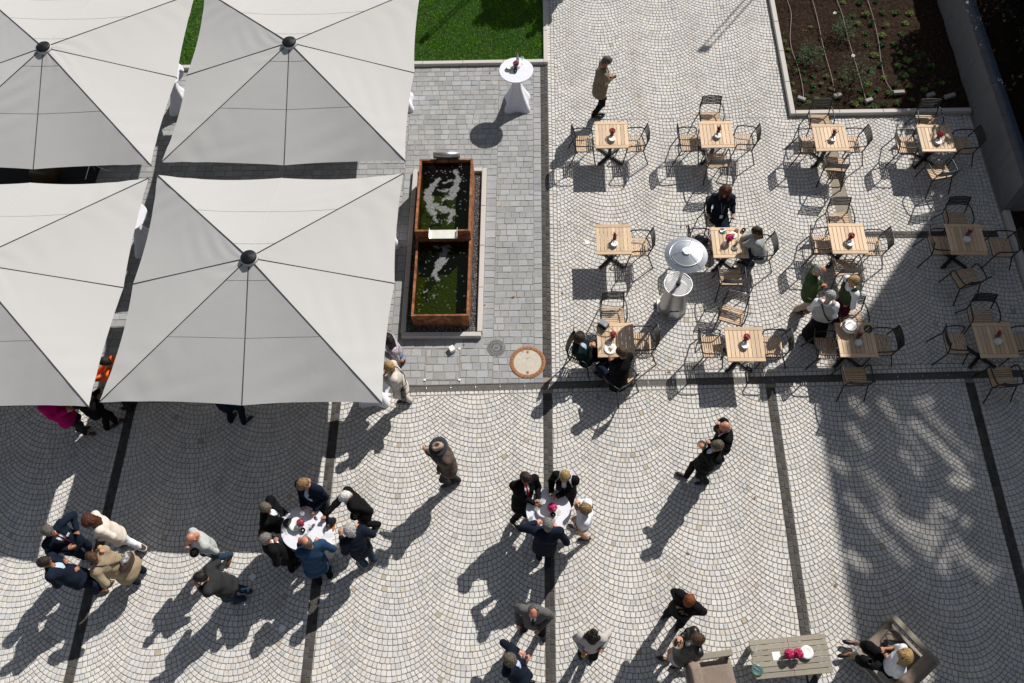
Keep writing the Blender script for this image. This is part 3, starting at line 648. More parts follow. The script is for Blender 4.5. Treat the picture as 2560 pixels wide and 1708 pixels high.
def umbrella(loc, rz, label):
    u = empty('parasol', (loc[0], loc[1], 0), rz, label=label, cat='parasol', group='large square parasols over the terrace')
    hub = Vector((0, 0, UH+UA))
    for k in range(8):
        p0, p1 = umb_pts(k), umb_pts(k+1); cor = 0 if k % 2 else 1      # which end is the corner
        n, mt = 34, 20; V = []
        for i in range(n+1):
            s = .045+.955*i/n
            for j in range(mt+1):
                t = j/mt; e = p0.lerp(p1, t); q = s*(1-.024*(4*t*(1-t))*s*s); P = hub.lerp(e, q)
                P.z -= .055*math.sin(PI*t)*s*s; tc_ = (1-t) if cor == 0 else t      # 1 at the corner rib
                ph = loc[0]*3+k
                P.z += .017*math.sin(30*tc_*s+12*s+ph)*max(0, s-.45)*tc_**2*1.6*math.sin(PI*min(1, (1-tc_)*2.2+.05))
                P.z += .005*math.sin(34*s+9*t+ph)*math.sin(PI*t)*(.4+.6*math.sin(5*s+ph))
                V.append(P)
        Fq = [(i*(mt+1)+j, (i+1)*(mt+1)+j, (i+1)*(mt+1)+j+1, i*(mt+1)+j+1) for i in range(n) for j in range(mt)]
        pn = MB().add(V, Fq).build('canopy_panel', M_canvas, u, True)
        for sv in ((.17, .56) if k in (1, 2, 5, 6) else ()):
            ii = round((sv-.045)/.955*n); MB().tube([V[ii*(mt+1)+j]+Vector((0, 0, .002)) for j in range(mt+1)], .0032, 4, False).build('stitching', M_line, pn)
        md = M_pale if k in (2,) else M_seam
        MB().tube([hub.lerp(p0, .04+.96*i/12)+Vector((0, 0, .006-.004*math.sin(PI*i/12))) for i in range(13)], .0085 if k != 2 else .006, 5).build('rib_seam', md, u)
        MB().tube([Vector((0, 0, UH+.05))+(hub.lerp(p0, .5)-Vector((0, 0, UH+.05)))*0, hub.lerp(p0, .5)-Vector((0, 0, .04))], .014, 5).build('strut', M_black, u)
        MB().tube([hub.lerp(p0, .03)-Vector((0, 0, .03)), p0-Vector((0, 0, .03))], .016, 5).build('rib', M_black, u)
    MB().lathe([(.145, .0), (.145, .015), (.12, .03), (.05, .042), (.02, .055), (0, .056)], 24, c=(0, 0, UH+UA+.02)).build('cap', mat('cap_black', (.008, .009, .012), .5, spec=.25), u, True)
    MB().lathe([(.155, -.03), (.15, .02), (.13, .025)], 24, c=(0, 0, UH+UA-.02)).build('collar', M_pale, u, True)
    MB().tube([(0, 0, 0), (0, 0, UH+UA-.02)], .045, 12).build('pole', M_steelm, u)
    MB().box((0, 0, .06), (.9, .9, .11), bev=.01).build('base', M_kerb, u)
    return u
UMB = [((-10.248, 13.635), 'parasol at the top left, cut by the photo edge'), ((-5.099, 13.655), 'parasol in the middle of the top row beside the lawn'), ((-10.256, 8.35), 'parasol at the lower left, cut by the photo edge'), ((-5.148, 8.392), 'front parasol, the one fully in view beside the fountain')]
for xy, lb in UMB: umbrella(xy, -.0074, 'off-white square '+lb)
# stage mat with drum kit in the gap between the left parasols
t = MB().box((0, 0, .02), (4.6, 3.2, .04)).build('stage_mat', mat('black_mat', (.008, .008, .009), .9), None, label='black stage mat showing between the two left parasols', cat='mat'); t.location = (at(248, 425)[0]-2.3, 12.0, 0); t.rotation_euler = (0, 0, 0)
dk = empty('drum_kit', at(120, 430, .04), label='drum kit standing in deep shade on the black mat', cat='drum kit')
MB().lathe([(.0, 0), (.30, 0), (.30, .42), (0, .42)], 24, c=(.15, 0, .32), rx=PI/2).build('bass_drum', mat('drum_wood', (.05, .03, .012), .4), dk, True)
for x, y, z, r in ((-.55, .1, .75, .22), (.75, .2, .6, .19)): MB().lathe([(0, 0), (r, 0), (r, .2), (0, .2)], 20, c=(x, y, z)).build('drum', MATS['drum_wood'], dk); MB().tube([(x, y, 0), (x, y, z)], .012, 5).build('stand', M_steel, dk)
for x, y, z, r in ((-.75, .25, .95, .2), (1.15, 0, 1.0, .22)): MB().lathe([(r, 0), (.05, .02), (0, .03)], 24, c=(x, y, z), rx=.15).build('cymbal', M_steelm, dk, True); MB().tube([(x, y, 0), (x, y, z)], .01, 5).build('stand', M_steel, dk)
for a in (0, 2, 4): MB().tube([(1.15, 0, .3), (1.15+.3*math.cos(a), .3*math.sin(a), 0)], .009, 4).build('stand_leg', M_steel, dk)

# ================================================================ THINGS BEYOND THE FRAME THAT CAST SHADOWS INTO IT
bd = empty('office_building', (22.0, 4.7, 0), label='tall building to the right whose shadow covers the lower right court', cat='building')
M_fac = mat('facade_stone', (.46, .43, .39), .85, noise=.08, nscale=2)
MB().box((0, 0, 4.4), (14.2, 30, 8.8)).build('wall', M_fac, bd)
MB().box((4.3, 0, 11.4), (5.6, 30, 5.2)).build('upper_wall', M_fac, bd)
MB().box((0, 14.88, 11.41), (14.2, .22, 5.16)).build('added_shadow_wall', M_fac, bd)  # unseen thin wall added to cast the diagonal shadow edge on the terrace
MB().box((0, 0, 8.83), (14.2, 30, .06)).build('roof', mat('roof_grey', (.2, .2, .2), .9), bd)
# unseen canopy added to the roof; its slits imitate sun streaks reflected off glass
hs_ = 14.0; seg_ = [((2085, 966), (2160, 1038), .055), ((2205, 955), (2235, 975), .05), ((2280, 1050), (2340, 1105), .07), ((2340, 1105), (2400, 1167), .085), ((2400, 1167), (2432, 1225), .05), ((2300, 985), (2328, 1008), .045), ((2504, 975), (2560, 1008), .06),
        ((2079, 1149), (2118, 1182), .06), ((2375, 1200), (2410, 1215), .10), ((2118, 1376), (2172, 1418), .07), ((2235, 1290), (2300, 1340), .05), ((2300, 1340), (2370, 1405), .055), ((2250, 1300), (2330, 1330), .05), ((2330, 1330), (2420, 1400), .05), ((2445, 1405), (2500, 1425), .045), ((2250, 1130), (2300, 1190), .035), ((2180, 1180), (2240, 1250), .035), ((2330, 1250), (2420, 1310), .04), ((2120, 1060), (2175, 1120), .03), ((2150, 930), (2330, 1180), .035), ((2230, 930), (2430, 1140), .035), ((2110, 1240), (2270, 1420), .038), ((2330, 1280), (2480, 1450), .04), ((2200, 1270), (2370, 1440), .045), ((2150, 1160), (2240, 1290), .035), ((2185, 1660), (2300, 1690), .36), ((2205, 1615), (2262, 1640), .20)]
cs_ = .04; nx_, ny_ = int(4.3/cs_), int(30/cs_); gx = 14.9+cs_*(np.arange(nx_)+.5); gy = -10.3+cs_*(np.arange(ny_)+.5); GX, GY = np.meshgrid(gx+SX*hs_, gy+SY*hs_, indexing='ij'); keep = np.ones(GX.shape, bool)
for p_, q_, w_ in seg_:
    a_, b_ = at(*p_), at(*q_); d_ = b_-a_; t_ = np.clip(((GX-a_[0])*d_[0]+(GY-a_[1])*d_[1])/(d_[:2]@d_[:2]), 0, 1); wv = .035*np.sin(GX*3+GY*2.5)
    keep &= np.hypot(GX-a_[0]-t_*d_[0]+wv, GY-a_[1]-t_*d_[1]+wv) > w_*.5
c1_, c2_ = at(2340, 1350), at(2330, 1120)
for c_, r_, pr in ((c1_, .8, .03),): keep &= ~((np.hypot(GX-c_[0], (GY-c_[1])) < r_) & (rng.random(GX.shape) < pr*(1-np.hypot(GX-c_[0], GY-c_[1])/r_)*1.1))
II = np.argwhere(keep); mb = MB(); vv = np.stack([np.stack([gx[II[:, 0]]+sx_*cs_/2-22.0, gy[II[:, 1]]+sy_*cs_/2-4.7, np.full(len(II), hs_)], 1) for sx_, sy_ in ((-1, -1), (1, -1), (1, 1), (-1, 1))], 1).reshape(-1, 3)
me_ = bpy.data.meshes.new('added_streak_canopy'); me_.from_pydata(vv.tolist(), [], np.arange(4*len(II)).reshape(-1, 4).tolist()); me_.materials.append(MATS['roof_grey']); obj('added_streak_canopy', me_, bd)
for y_ in np.arange(-14.5, 15, 4.8): MB().tube([(-7.0, y_, 8.8), (-7.0, y_, 13.98)], .06, 8).build('added_canopy_post', MATS['matt_steel'], bd)  # posts put in to carry the added streak canopy
wm = MB().box((0, 0, 0), (.10, 1.3, 1.7)).mesh('window', mat('window_glass', (.03, .04, .05), .08, spec=.8))
for zf in (1.9, 4.9, 7.6):
    for j in range(12): obj('window', wm, bd, (-7.13, -13.2+j*2.4, zf))
ms = empty('banner_mast', (4.12-SX*7, 16.46-SY*7, 0), label='tall twin-rail mast standing beyond the flower bed, seen by its shadow', cat='mast')
for s in (-.10, .10): MB().tube([(s, 0, 0), (s, 0, 7)], .02, 6).build('rail', M_steelm, ms)
MB().box((0, 0, 6.9), (.26, .05, .22)).build('head', M_steelm, ms)
ms2 = empty('lamp_post', (-2.94-SX*6, 16.99-SY*6, 0), label='lamp post standing on the lawn beyond the frame, seen by its shadow', cat='street lamp')
for s in (-.06, .06): MB().tube([(s, 0, 0), (s, 0, 5.9)], .022, 6).build('rail', M_steelm, ms2)
MB().lathe([(0, 0), (.09, .02), (.09, .22), (0, .25)], 12, c=(0, 0, 5.8)).build('lamp_head', M_steelm, ms2)
bush((1.35, 20.9, 0), .95, .85, 3.6, 5200, M_leaf3, 'round-crowned lawn tree beyond the frame, seen by its shadow', .05, .09, 'tree', 'lawn_tree', True, zb=1.7)

# ================================================================ CAFE TABLES
TZ = .745
slat = MB().box((0, 0, 0), (.0745, .60, .022), bev=.003).mesh('slat', M_teak)
endb = MB().box((0, 0, 0), (.735, .078, .026), bev=.004).mesh('end_board', M_teakx)
apron = MB().box((0, 0, 0), (.66, .03, .035)).mesh('apron', M_teakx)
colm = MB().box((0, 0, 0), (.075, .075, .66), bev=.008).mesh('column', M_black)
ft = MB().box((.19, 0, 0), (.36, .07, .035), bev=.01); ft.lathe([(.028, -.03), (.028, -.017)], 8, c=(.34, 0, 0)); ftm = ft.mesh('foot', M_black)
def cafe_table(xy, rz, label):
    t = empty('cafe_table', (xy[0], xy[1], 0), rz, label=label, cat='table', group='square teak cafe tables')
    for i in range(9):
        s = obj('slat', slat, t, (-.3275+i*.0819, 0, TZ-.012)); s.rotation_euler = (0, 0, random.uniform(-.002, .002))
    for s in (-1, 1): obj('end_board', endb, t, (0, s*.342, TZ-.013)); obj('apron', apron, t, (0, s*.2, TZ-.044))
    obj('column', colm, t, (0, 0, .375))
    for k in range(4): obj('foot', ftm, t, (0, 0, .035), PI/4+k*PI/2)
    return t
TN = ['leftmost table of the back row', 'second table of the back row', 'third table of the back row', 'rightmost table of the back row',
      'table left of the patio heater', 'table shared by two seated women', 'third table of the middle row', 'shaded rightmost table of the middle row',
      'table with the two seated men', 'second table of the front row', 'front-row table with the plate basket', 'shaded rightmost table of the front row']
TP = [(1528.7, 337), (1791, 336), (2076.4, 343.6), (2340.5, 345), (1534, 598), (1823.6, 606), (2120, 596), (2416, 598), (1539, 849.6), (1862, 860), (2140.8, 849), (2489, 850)]
TR = [0, 0, 0, -.02, 0, 0, -.01, -.03, .01, 0, 0, .01]
for p, r, n in zip(TP, TR, TN): cafe_table(at(*p, TZ), r, 'square teak slat table, '+n)

# ---------------------------------------------------------------- armchairs of the cafe (facing +Y locally)
r = .014
def cv(pts, n=5):
    P = [np.array(p, float) for p in pts]; P = [2*P[0]-P[1]]+P+[2*P[-1]-P[-2]]; Q = []
    for i in range(1, len(P)-2):
        for k in range(n):
            t = k/n; Q.append(.5*((2*P[i])+(P[i+1]-P[i-1])*t+(2*P[i-1]-5*P[i]+4*P[i+1]-P[i+2])*t*t+(3*P[i]-P[i-1]-3*P[i+1]+P[i+2])*t**3))
    Q.append(P[-2]); return Q
sfm = {}
for s in (-1, 1):
    b = MB(); b.tube([(s*.27, .27, 0), (s*.245, .20, .43)]+cv([(s*.245, .20, .44), (s*.262, .185, .60), (s*.268, .13, .655), (s*.272, .02, .665), (s*.262, -.16, .665), (s*.225, -.245, .665)], 4), r, 7)
    sfm[s] = b.mesh('arm_frame', M_black, True)
    b = MB(); b.tube([(s*.27, -.33, 0), (s*.235, -.19, .42)]+cv([(s*.232, -.185, .44), (s*.225, -.225, .62), (s*.215, -.285, .855)], 4), r, 7)
    sfm[s*2] = b.mesh('rear_leg', M_black, True)
railm = MB(); railm.tube([(-.24, .195, .425), (.24, .195, .425)], .009, 6); railm.tube([(-.232, -.185, .425), (.232, -.185, .425)], .009, 6)
for s in (-1, 1): railm.tube([(s*.236, .195, .428), (s*.232, -.185, .428)], .009, 6)
railm = railm.mesh('seat_frame', M_black, True)
ss = MB().box((0, 0, 0), (.455, .029, .016), bev=.003).mesh('seat_slat', M_teakx)
bs = MB()
ys = [(-.215+.43*i/8, -.028*(1-(2*i/8-1)**2), 0) for i in range(9)]
V = []; Fq = []
for i, (x, y, z) in enumerate(ys): V += [(x, y-.005, -.0135), (x, y+.005, -.0135), (x, y+.005, .0135), (x, y-.005, .0135)]
for i in range(8):
    for j in range(4): Fq.append((i*4+j, i*4+(j+1) % 4, (i+1)*4+(j+1) % 4, (i+1)*4+j))
bsm = bs.add(V, Fq+[(3, 2, 1, 0), (32, 33, 34, 35)]).mesh('back_slat', M_black)
def make_chair():
    t = empty('armchair', cat='chair', group='teak and black metal armchairs of the cafe')
    for s in (-1, 1): obj('arm_frame', sfm[s], t); obj('rear_leg', sfm[2*s], t)
    obj('seat_frame', railm, t)
    for i in range(9): y = -.165+i*.0435; obj('seat_slat', ss, t, (0, y, .443+.012*((i-4)/4)**2))
    for i in range(6): z = .655+i*.038; o = obj('back_slat', bsm, t, (0, -.226-.275*(z-.62), z)); o.rotation_euler = (.2, 0, 0)
    return t
chair0 = make_chair(); used = [False]
def chair(px, face, label):
    if not used[0]: t = chair0; used[0] = True
    else: t = copy_tree(chair0)
    p = at(px[0], px[1], .45); t.location = (p[0], p[1], 0); t.rotation_euler = (0, 0, math.radians(face-90+random.uniform(-2, 2)))
    t['label'] = 'black teak armchair '+label; return t
side = {'L': 'on the left of the ', 'R': 'on the right of the ', 'T': 'on the far side of the ', 'B': 'on the near side of the '}
CH = [(0, 'L', (1460, 359), 0), (0, 'R', (1586, 358), 180), (1, 'T', (1775.7, 295), -90), (1, 'L', (1721, 357), 0), (1, 'R', (1859, 354), 175), (1, 'B', (1791, 402), 93),
      (2, 'T', (2048, 303), -90), (2, 'L', (2020, 361), 0), (2, 'R', (2130, 360), 180), (2, 'B', (2085, 411), 84), (3, 'T', (2317, 304), -90), (3, 'L', (2263, 362), 0), (3, 'R', (2405.6, 363), 183), (3, 'B', (2347, 430), 102),
      (4, 'R', (1596.7, 616), 180), (5, 'L', (1749.6, 612), 0), (5, 'T', (1790, 545), -86), (5, 'R', (1897, 628), 184), (5, 'B', (1826, 694), 90),
      (6, 'T', (2095, 550), -90), (6, 'L', (2052, 610), 0), (6, 'R', (2179, 615), 180), (6, 'B', (2113, 669), 94), (7, 'T', (2389, 549), -90), (7, 'L', (2347, 613), 0), (7, 'R', (2501.5, 618), 180), (7, 'B', (2414.6, 696), 106),
      (8, 'T', (1532, 787), -90), (8, 'L', (1456, 884), -22), (8, 'R', (1604, 857.6), 180), (8, 'B', (1548, 947), 128), (9, 'T', (1830, 787), -108), (9, 'L', (1778, 866.6), 0), (9, 'R', (1932, 866.6), 180),
      (10, 'T', (2128, 797), -90), (10, 'L', (2064, 870), 0), (10, 'R', (2200, 862), 180), (10, 'B', (2136, 942), 91), (11, 'T', (2452, 792), -90), (11, 'L', (2387.6, 857.6), 0), (11, 'R', (2552, 858), 180), (11, 'B', (2504.5, 945), 96)]
for k, s, p, a in CH: chair(p, a, side[s]+TN[k])

# ---------------------------------------------------------------- table ware
M_red = mat('red_petals', (.36, .012, .05), .6, noise=.4, nscale=60); M_mag = mat('magenta_petals', (.55, .015, .12), .6, noise=.4, nscale=60); M_hea = mat('heather_pink', (.30, .04, .07), .7, noise=.4, nscale=60)
M_vase = mat('grey_vase', (.09, .085, .08), .4); M_dark = mat('dark_bowl', (.012, .012, .012), .18); M_teal = mat('teal_glaze', (.07, .13, .12), .3, noise=.2, nscale=40)
def bloom(r, n, m):
    b = MB()
    for k in range(n):
        u = 1-1.5*k/n; a = k*2.4; d = Vector((math.sqrt(max(0, 1-u*u))*math.cos(a), math.sqrt(max(0, 1-u*u))*math.sin(a), u)); c = d*r*random.uniform(.8, 1.05)
        q = d.to_track_quat('Z', 'Y').to_matrix(); s = r*.34
        for j in range(3):
            aa = j*2.1+k; e = q @ Vector((math.cos(aa), math.sin(aa), .35))*s; f = q @ Vector((math.cos(aa+1.1), math.sin(aa+1.1), .2))*s*.9
            b.add([c, c+e, c+(e+f)*.72, c+f], [(0, 1, 2, 3)])
    return b.mesh('bloom', m)
def spikes(r, n, m):
    b = MB()
    for k in range(n):
        a = random.uniform(0, 6.3); t = random.uniform(.1, .9); d = Vector((math.cos(a)*t*.7, math.sin(a)*t*.7, 1)).normalized(); l = r*random.uniform(1, 2)
        b.tube([(0, 0, 0), d*l*.6, d*l], [.004, .009, .002], 5)
    return b.mesh('heather', m)
BL, BLM, SPK = bloom(.062, 70, M_red), bloom(.075, 90, M_mag), spikes(.09, 34, M_hea)
vm = MB().lathe([(.034, 0), (.042, .04), (.034, .085), (.026, .085), (.026, .07), (0, .07)], 14).mesh('vase', M_vase, True)
def flowers(px, z, kind, label):
    p = at(px[0], px[1]+6, z); t = empty('flower_vase', p, random.uniform(0, 6), label=label, cat='vase', group='flower vases on the tables')
    obj('vase', vm, t); obj('bloom', {'r': BL, 'm': BLM, 'h': SPK}[kind], t, (0, 0, .125 if kind != 'h' else .06))
def platemesh(r, n, m):
    return MB().lathe([(r*.6, 0), (r, .014), (r, .018), (r*.68, .006), (0, .006)], 28).mesh(n, m, True)
PW, PWL, PT, PD = platemesh(.072, 'dish', M_china), platemesh(.125, 'dish', M_china), platemesh(.07, 'dish', M_teal), platemesh(.085, 'dish', M_dark)
food = MB()
for k in range(14): a = random.uniform(0, 6.3); q_ = random.uniform(0, .045); food.box((q_*math.cos(a), q_*math.sin(a), .014), (.02, .014, .012), rz=a, col=random.choice([(.5, .3, .1), (.5, .1, .06), (.6, .55, .4), (.15, .22, .05)]))
food = food.mesh('food', mat('food', attr='col', rough=.6))
forkm = MB().box((0, 0, .02), (.11, .008, .003)).mesh('cutlery', M_steel)
def dish(px, z, me, label, extra=None, tilt=0, name='plate', cat='plate', group=None):
    p = at(px[0], px[1], z); t = empty(name, p, random.uniform(0, 6), label=label, cat=cat, group=group); obj('dish', me, t)
    if extra == 'stack':
        for k in range(1, 5): obj('dish', me, t, (random.uniform(-.002, .002), 0, k*.011))
    if extra in ('food', 'both'): obj('food', food, t)
    if extra in ('fork', 'both'): obj('cutlery', forkm, t, (.02, .01, 0), 1.0)
    return t
def glass(px, z, label, liq=None, r=.034, h=.12, stem=False, group='drinking glasses'):
    p = at(px[0], px[1], z); t = empty('wine_glass' if stem else 'drinking_glass', p, label=label, cat='glass', group=group)
    if stem: MB().lathe([(.032, 0), (.005, .006), (.004, .09), (.02, .105), (.036, .14), (.036, .17), (.030, .21), (.028, .21), (.033, .15), (0, .108)], 16).build('bowl', M_glass, t, True)
    else: MB().lathe([(r*.8, 0), (r, h), (r-.003, h), (r*.8-.003, .008), (0, .008)], 16).build('tumbler', M_glass, t, True)
    if liq: MB().lathe([(r*.75, .012), (r*.88, h*.75), (0, h*.75)], 14).build('drink', mat('drink_'+str(int(liq[0]*100)), liq, .2), t, True)
    return t
def candle(px, z, label):
    t = empty('ashtray', at(*px, z), label=label, cat='ashtray', group='black glass bowls on the tables')
    MB().lathe([(.035, 0), (.048, .03), (.046, .05), (.036, .05), (.034, .02), (0, .018)], 18).build('bowl', M_dark, t, True)
    MB().lathe([(.012, .018), (.012, .03), (0, .03)], 8).build('candle', M_china, t)
fk = 'rhrrhmrhrrrh'
fk = ['r', 'h', 'h', 'r', 'h', 'm', 'r', 'h', 'r', 'r', 'h', 'h']
FP = [(1530, 331), (1794.6, 327), (2082, 335), (2345, 339), (1536, 593), (1821, 597), (2123.8, 592), (2417.6, 582), (1532, 838), (1863.5, 844), (2144, 838), (2491, 837)]
DP = [(1530, 351), (1793.7, 343), (2080, 351), (2344, 358), (1535.3, 613), None, (2123.8, 612), (2415.5, 601), None, (1861.4, 866.6), (2144.8, 859), (2493.4, 856)]
fn = {'r': 'vase of round dark red flowers', 'h': 'vase of spiky pink heather', 'm': 'vase of magenta flowers'}
for k in range(12):
    flowers(FP[k], TZ, fk[k], fn[fk[k]]+' on the '+TN[k])
    if DP[k]: dish(DP[k], TZ, PW, 'stack of small white saucers on the '+TN[k], 'stack', name='saucer_stack', group='saucers on the cafe tables')
w2 = ' on the two-woman table'
dish((1806.5, 578), TZ, PT, 'teal plate with cutlery at the far left corner'+w2, 'fork'); dish((1832, 588.8), TZ, platemesh(.085, 'dish', M_china), 'white plate with a bite of food'+w2, 'food')
dish((1859, 597), TZ, PT, 'teal plate with leftovers nearest the woman in grey', 'both'); dish((1836.5, 621), TZ, PT, 'teal bowl with food remains nearest the front edge'+w2, 'food')
dish((1842, 577), TZ, platemesh(.045, 'dish', M_red), 'small red and white cup dish near the far edge'+w2, 'food'); candle((1858, 577), TZ, 'black glass bowl at the far right corner'+w2)
glass((1842, 608), TZ, 'glass of milky coffee in the middle'+w2, (.5, .33, .18)); glass((1809, 615), TZ, 'empty tumbler in front of the magenta flowers'+w2)
dish((1525.7, 873), TZ, PWL, 'large white plate with cutlery on the two-man table', 'both')
glass((1504, 866), TZ, 'tumbler left of the large white plate by the two men')
hb = empty('handbag', at(1508, 815, TZ), -.65, label='small black and silver box handbag with strap on the table of the two seated men', cat='handbag')
MB().box((0, 0, .06), (.20, .13, .12), bev=.012).build('bag_body', M_black, hb); MB().box((0, .0, .125), (.19, .12, .012), bev=.004).build('flap', mat('silver_leather', (.30, .30, .33), .3, .4, noise=.5, nscale=9), hb)
MB().tube(cv([(-.1, -.03, .08), (-.16, -.12, .012), (.02, -.22, .012), (.2, -.16, .012), (.28, .0, .012), (.11, .02, .08)], 4), .006, 5).build('strap', M_black, hb, True)
pb = empty('plate_basket', at(2121, 822, TZ), .2, label='white wicker basket holding a stack of white plates on the front-row table', cat='basket')
b = MB().lathe([(.13, 0), (.15, .08), (.155, .12), (.148, .12), (.14, .02), (0, .015)], 24).build('basket', mat('white_wicker', (.62, .60, .55), .8, bump=.8, bscale=60), pb, True)
for k in range(8): obj('dish', PWL, pb, (0, 0, .03+.013*k))
MB().tube(cv([(-.15, 0, .10), (-.1, 0, .22), (.0, .02, .27), (.1, 0, .22), (.15, 0, .10)], 4), .006, 5).build('handle', mat('wicker_brown', (.2, .12, .05), .7), pb, True)
dish((2170, 823), TZ, PD, 'dark ashtray right of the plate basket', 'fork', name='ashtray', cat='ashtray')
# bag on the empty chair
sb = empty('shoulder_bag', at(1751, 608, .46), .2, label='black shiny bag lying on the chair beside the patio heater', cat='bag')
b = MB().lathe([(0, 0), (.15, .01), (.19, .07), (.16, .14), (.06, .18), (0, .18)], 14); b.v = [(x*1.0, y*.75, z*(1+.25*math.sin(x*22)*math.cos(y*17))) for x, y, z in b.v]
b.build('bag_body', mat('black_leather', (.012, .013, .015), .28, bump=.6, bscale=14, bdist=.02), sb, True); MB().tube(cv([(-.12, 0, .12), (-.1, .05, .24), (.05, .06, .25), (.12, 0, .12)], 4), .008, 5).build('strap', M_black, sb, True)

# ================================================================ STANDING TABLES
SZ = 1.11
def star(r1, r2, n=40, ph=PI/4):
    return [(lambda a, q: (q*math.cos(a), q*math.sin(a)))(2*PI*i/n+ph, r2+(r1-r2)*abs(math.cos(2*(2*PI*i/n)))**3) for i in range(n)]
secs = [(0, .41, .27), (.03, .41, .26), (.12, .36, .23), (.28, .275, .185), (.45, .195, .145), (.62, .13, .115), (.80, .105, .10), (.93, .12, .115), (1.02, .17, .165), (1.07, .28, .275), (1.085, .36, .358)]
b = MB(); V = []; n = 40
for z, r1, r2 in secs: V += [(x, y, z) for x, y in star(r1, r2, n)]
b.add(V, [(i*n+j, i*n+(j+1) % n, (i+1)*n+(j+1) % n, (i+1)*n+j) for i in range(len(secs)-1) for j in range(n)]); coverm = b.mesh('stretch_cover', M_white, True)
topm = MB().lathe([(.36, 1.083), (.392, 1.086), (.398, 1.098), (.392, SZ), (0, SZ+.001)], 48).mesh('top', M_white); smooth_by_angle(topm, 30)
def bar_table(xy, label, rz=0):
    t = empty('standing_table', (xy[0], xy[1], 0), rz, label=label, cat='standing table', group='white covered standing tables'); obj('stretch_cover', coverm, t); obj('top', topm, t); return t
ST1 = at(1290.5, 175, SZ); STB = at(758, 1320, SZ); STC = at(1371.5, 1276, SZ)
bar_table(ST1, 'round white standing table at the lawn corner with a bottle on top', .02); bar_table(STB, 'round white standing table ringed by six men', .12); bar_table(STC, 'round white standing table in the middle with four people', .1)
bar_table(at(417, 184, SZ), 'white standing table in the gap between the two upper parasols'); bar_table(at(1003, 260, 0), 'white standing table mostly hidden under the upper middle parasol', .1)
bar_table(at(321, 541, SZ), 'white standing table in the gap between the two lower parasols', .2); bar_table(at(962, 602, 0), 'white standing table hidden under the front parasol beside the fountain', .3)
bar_table(at(938, 985, 0), 'white standing table at the front parasol corner beside the blonde woman')
flowers((1290, 163), SZ, 'r', 'vase of dark red flowers on the standing table at the lawn corner'); dish((1273.5, 171.5), SZ, PW, 'white plates on the standing table at the lawn corner', 'stack'); candle((1288.5, 179), SZ, 'black glass bowl on the standing table at the lawn corner')
glass((1306, 160), SZ, 'wine glass on the standing table at the lawn corner', stem=True)
bt = empty('water_bottle', at(1294.5, 157, SZ), label='clear blue water bottle with red cap on the corner standing table', cat='bottle')
MB().lathe([(.033, 0), (.036, .01), (.036, .15), (.028, .19), (.013, .24), (.013, .27), (0, .27)], 14).build('bottle', mat('blue_glass', (.35, .62, .72), .08, alpha=.75, spec=.7), bt, True); MB().lathe([(.015, 0), (.015, .02), (0, .02)], 10, c=(0, 0, .268)).build('cap', mat('red_cap', (.6, .04, .03), .4), bt)
MB().lathe([(.037, .05), (.037, .11)], 14, cap=False).build('paper_label', M_china, bt)
L2, L3 = ' on the six-man standing table', ' on the four-person standing table'
flowers((755.7, 1306), SZ, 'r', 'vase of dark red flowers'+L2); dish((741, 1313), SZ, PWL, 'large stack of white plates'+L2, 'stack'); candle((758, 1327), SZ, 'black glass bowl'+L2); dish((720, 1308), SZ, PD, 'black plate with cutlery'+L2, 'fork')
for p, s in (((725, 1297), 'at the far left'), ((762, 1291), 'behind the red flowers'), ((717, 1333), 'at the near left'), ((779, 1322), 'at the right')): glass(p, SZ, 'wine glass '+s+L2, stem=True)
flowers((1380.5, 1268), SZ, 'm', 'vase of bright magenta flowers'+L3); dish((1359, 1279), SZ, PWL, 'stack of white plates'+L3, 'stack'); candle((1383, 1288), SZ, 'black glass bowl'+L3)
for p, s in (((1397, 1286), 'beside the black bowl'), ((1341, 1279), 'at the left edge'), ((1357, 1258), 'near the man with the red tie')): glass(p, SZ, 'wine glass '+s+L3, stem=True)
def card(px, z, s, rz, label, name='paper_napkin', cat='napkin', g=None):
    o = MB().box((0, 0, .003), (s, s, .004)).build(name, M_china, None, label=label, cat=cat); o.location = at(*px, z); o.rotation_euler = (0, 0, rz)
card((749, 1336), SZ, .09, .3, 'white paper napkin'+L2); card((1399, 1279), SZ, .10, .5, 'white paper napkin'+L3)
card((1468, 606), .01, .10, .2, 'white paper napkin lying on the cobbles left of the middle table'); card((631, 1443), .01, .11, .9, 'pale square paper lying on the cobbles right of the man in charcoal'); card((706, 1571), .01, .11, -.5, 'pale square paper lying on shaded cobbles near the dark band')

# ================================================================ PATIO HEATER
hx = at(1679, 772, 0); ht = empty('patio_heater', (hx[0], hx[1], 0), label='stainless steel mushroom patio heater with perforated shelf', cat='patio heater')
MB().lathe([(.30, 0), (.30, .03), (.275, .05), (.275, .30), (.262, .33), (.225, .80), (.20, .88), (0, .88)], 36).build('base_cabinet', mat('cabinet_steel', (.36, .35, .34), .38, .85, noise=.1, nscale=20), ht); smooth_by_angle(ht.children[-1].data, 30)
b = MB(); c_ = .025; nn = 13
for i in range(-nn, nn+1):
    for j in range(-nn, nn+1):
        if math.hypot(i*c_, j*c_) < .275 and not ((i+j) % 2 == 0 and math.hypot(i*c_, j*c_) < .26): x, y = i*c_, j*c_; b.add([(x-c_/2, y-c_/2, 1.0), (x+c_/2, y-c_/2, 1.0), (x+c_/2, y+c_/2, 1.0), (x-c_/2, y+c_/2, 1.0)], [(0, 1, 2, 3)])
b.build('perforated_shelf', mat('shelf_steel', (.42, .42, .43), .5, .3), ht); MB().lathe([(.274, .985), (.286, .985), (.286, 1.012), (.274, 1.012), (.274, .985)], 40, cap=False).build('shelf_rim', M_steel, ht, True)
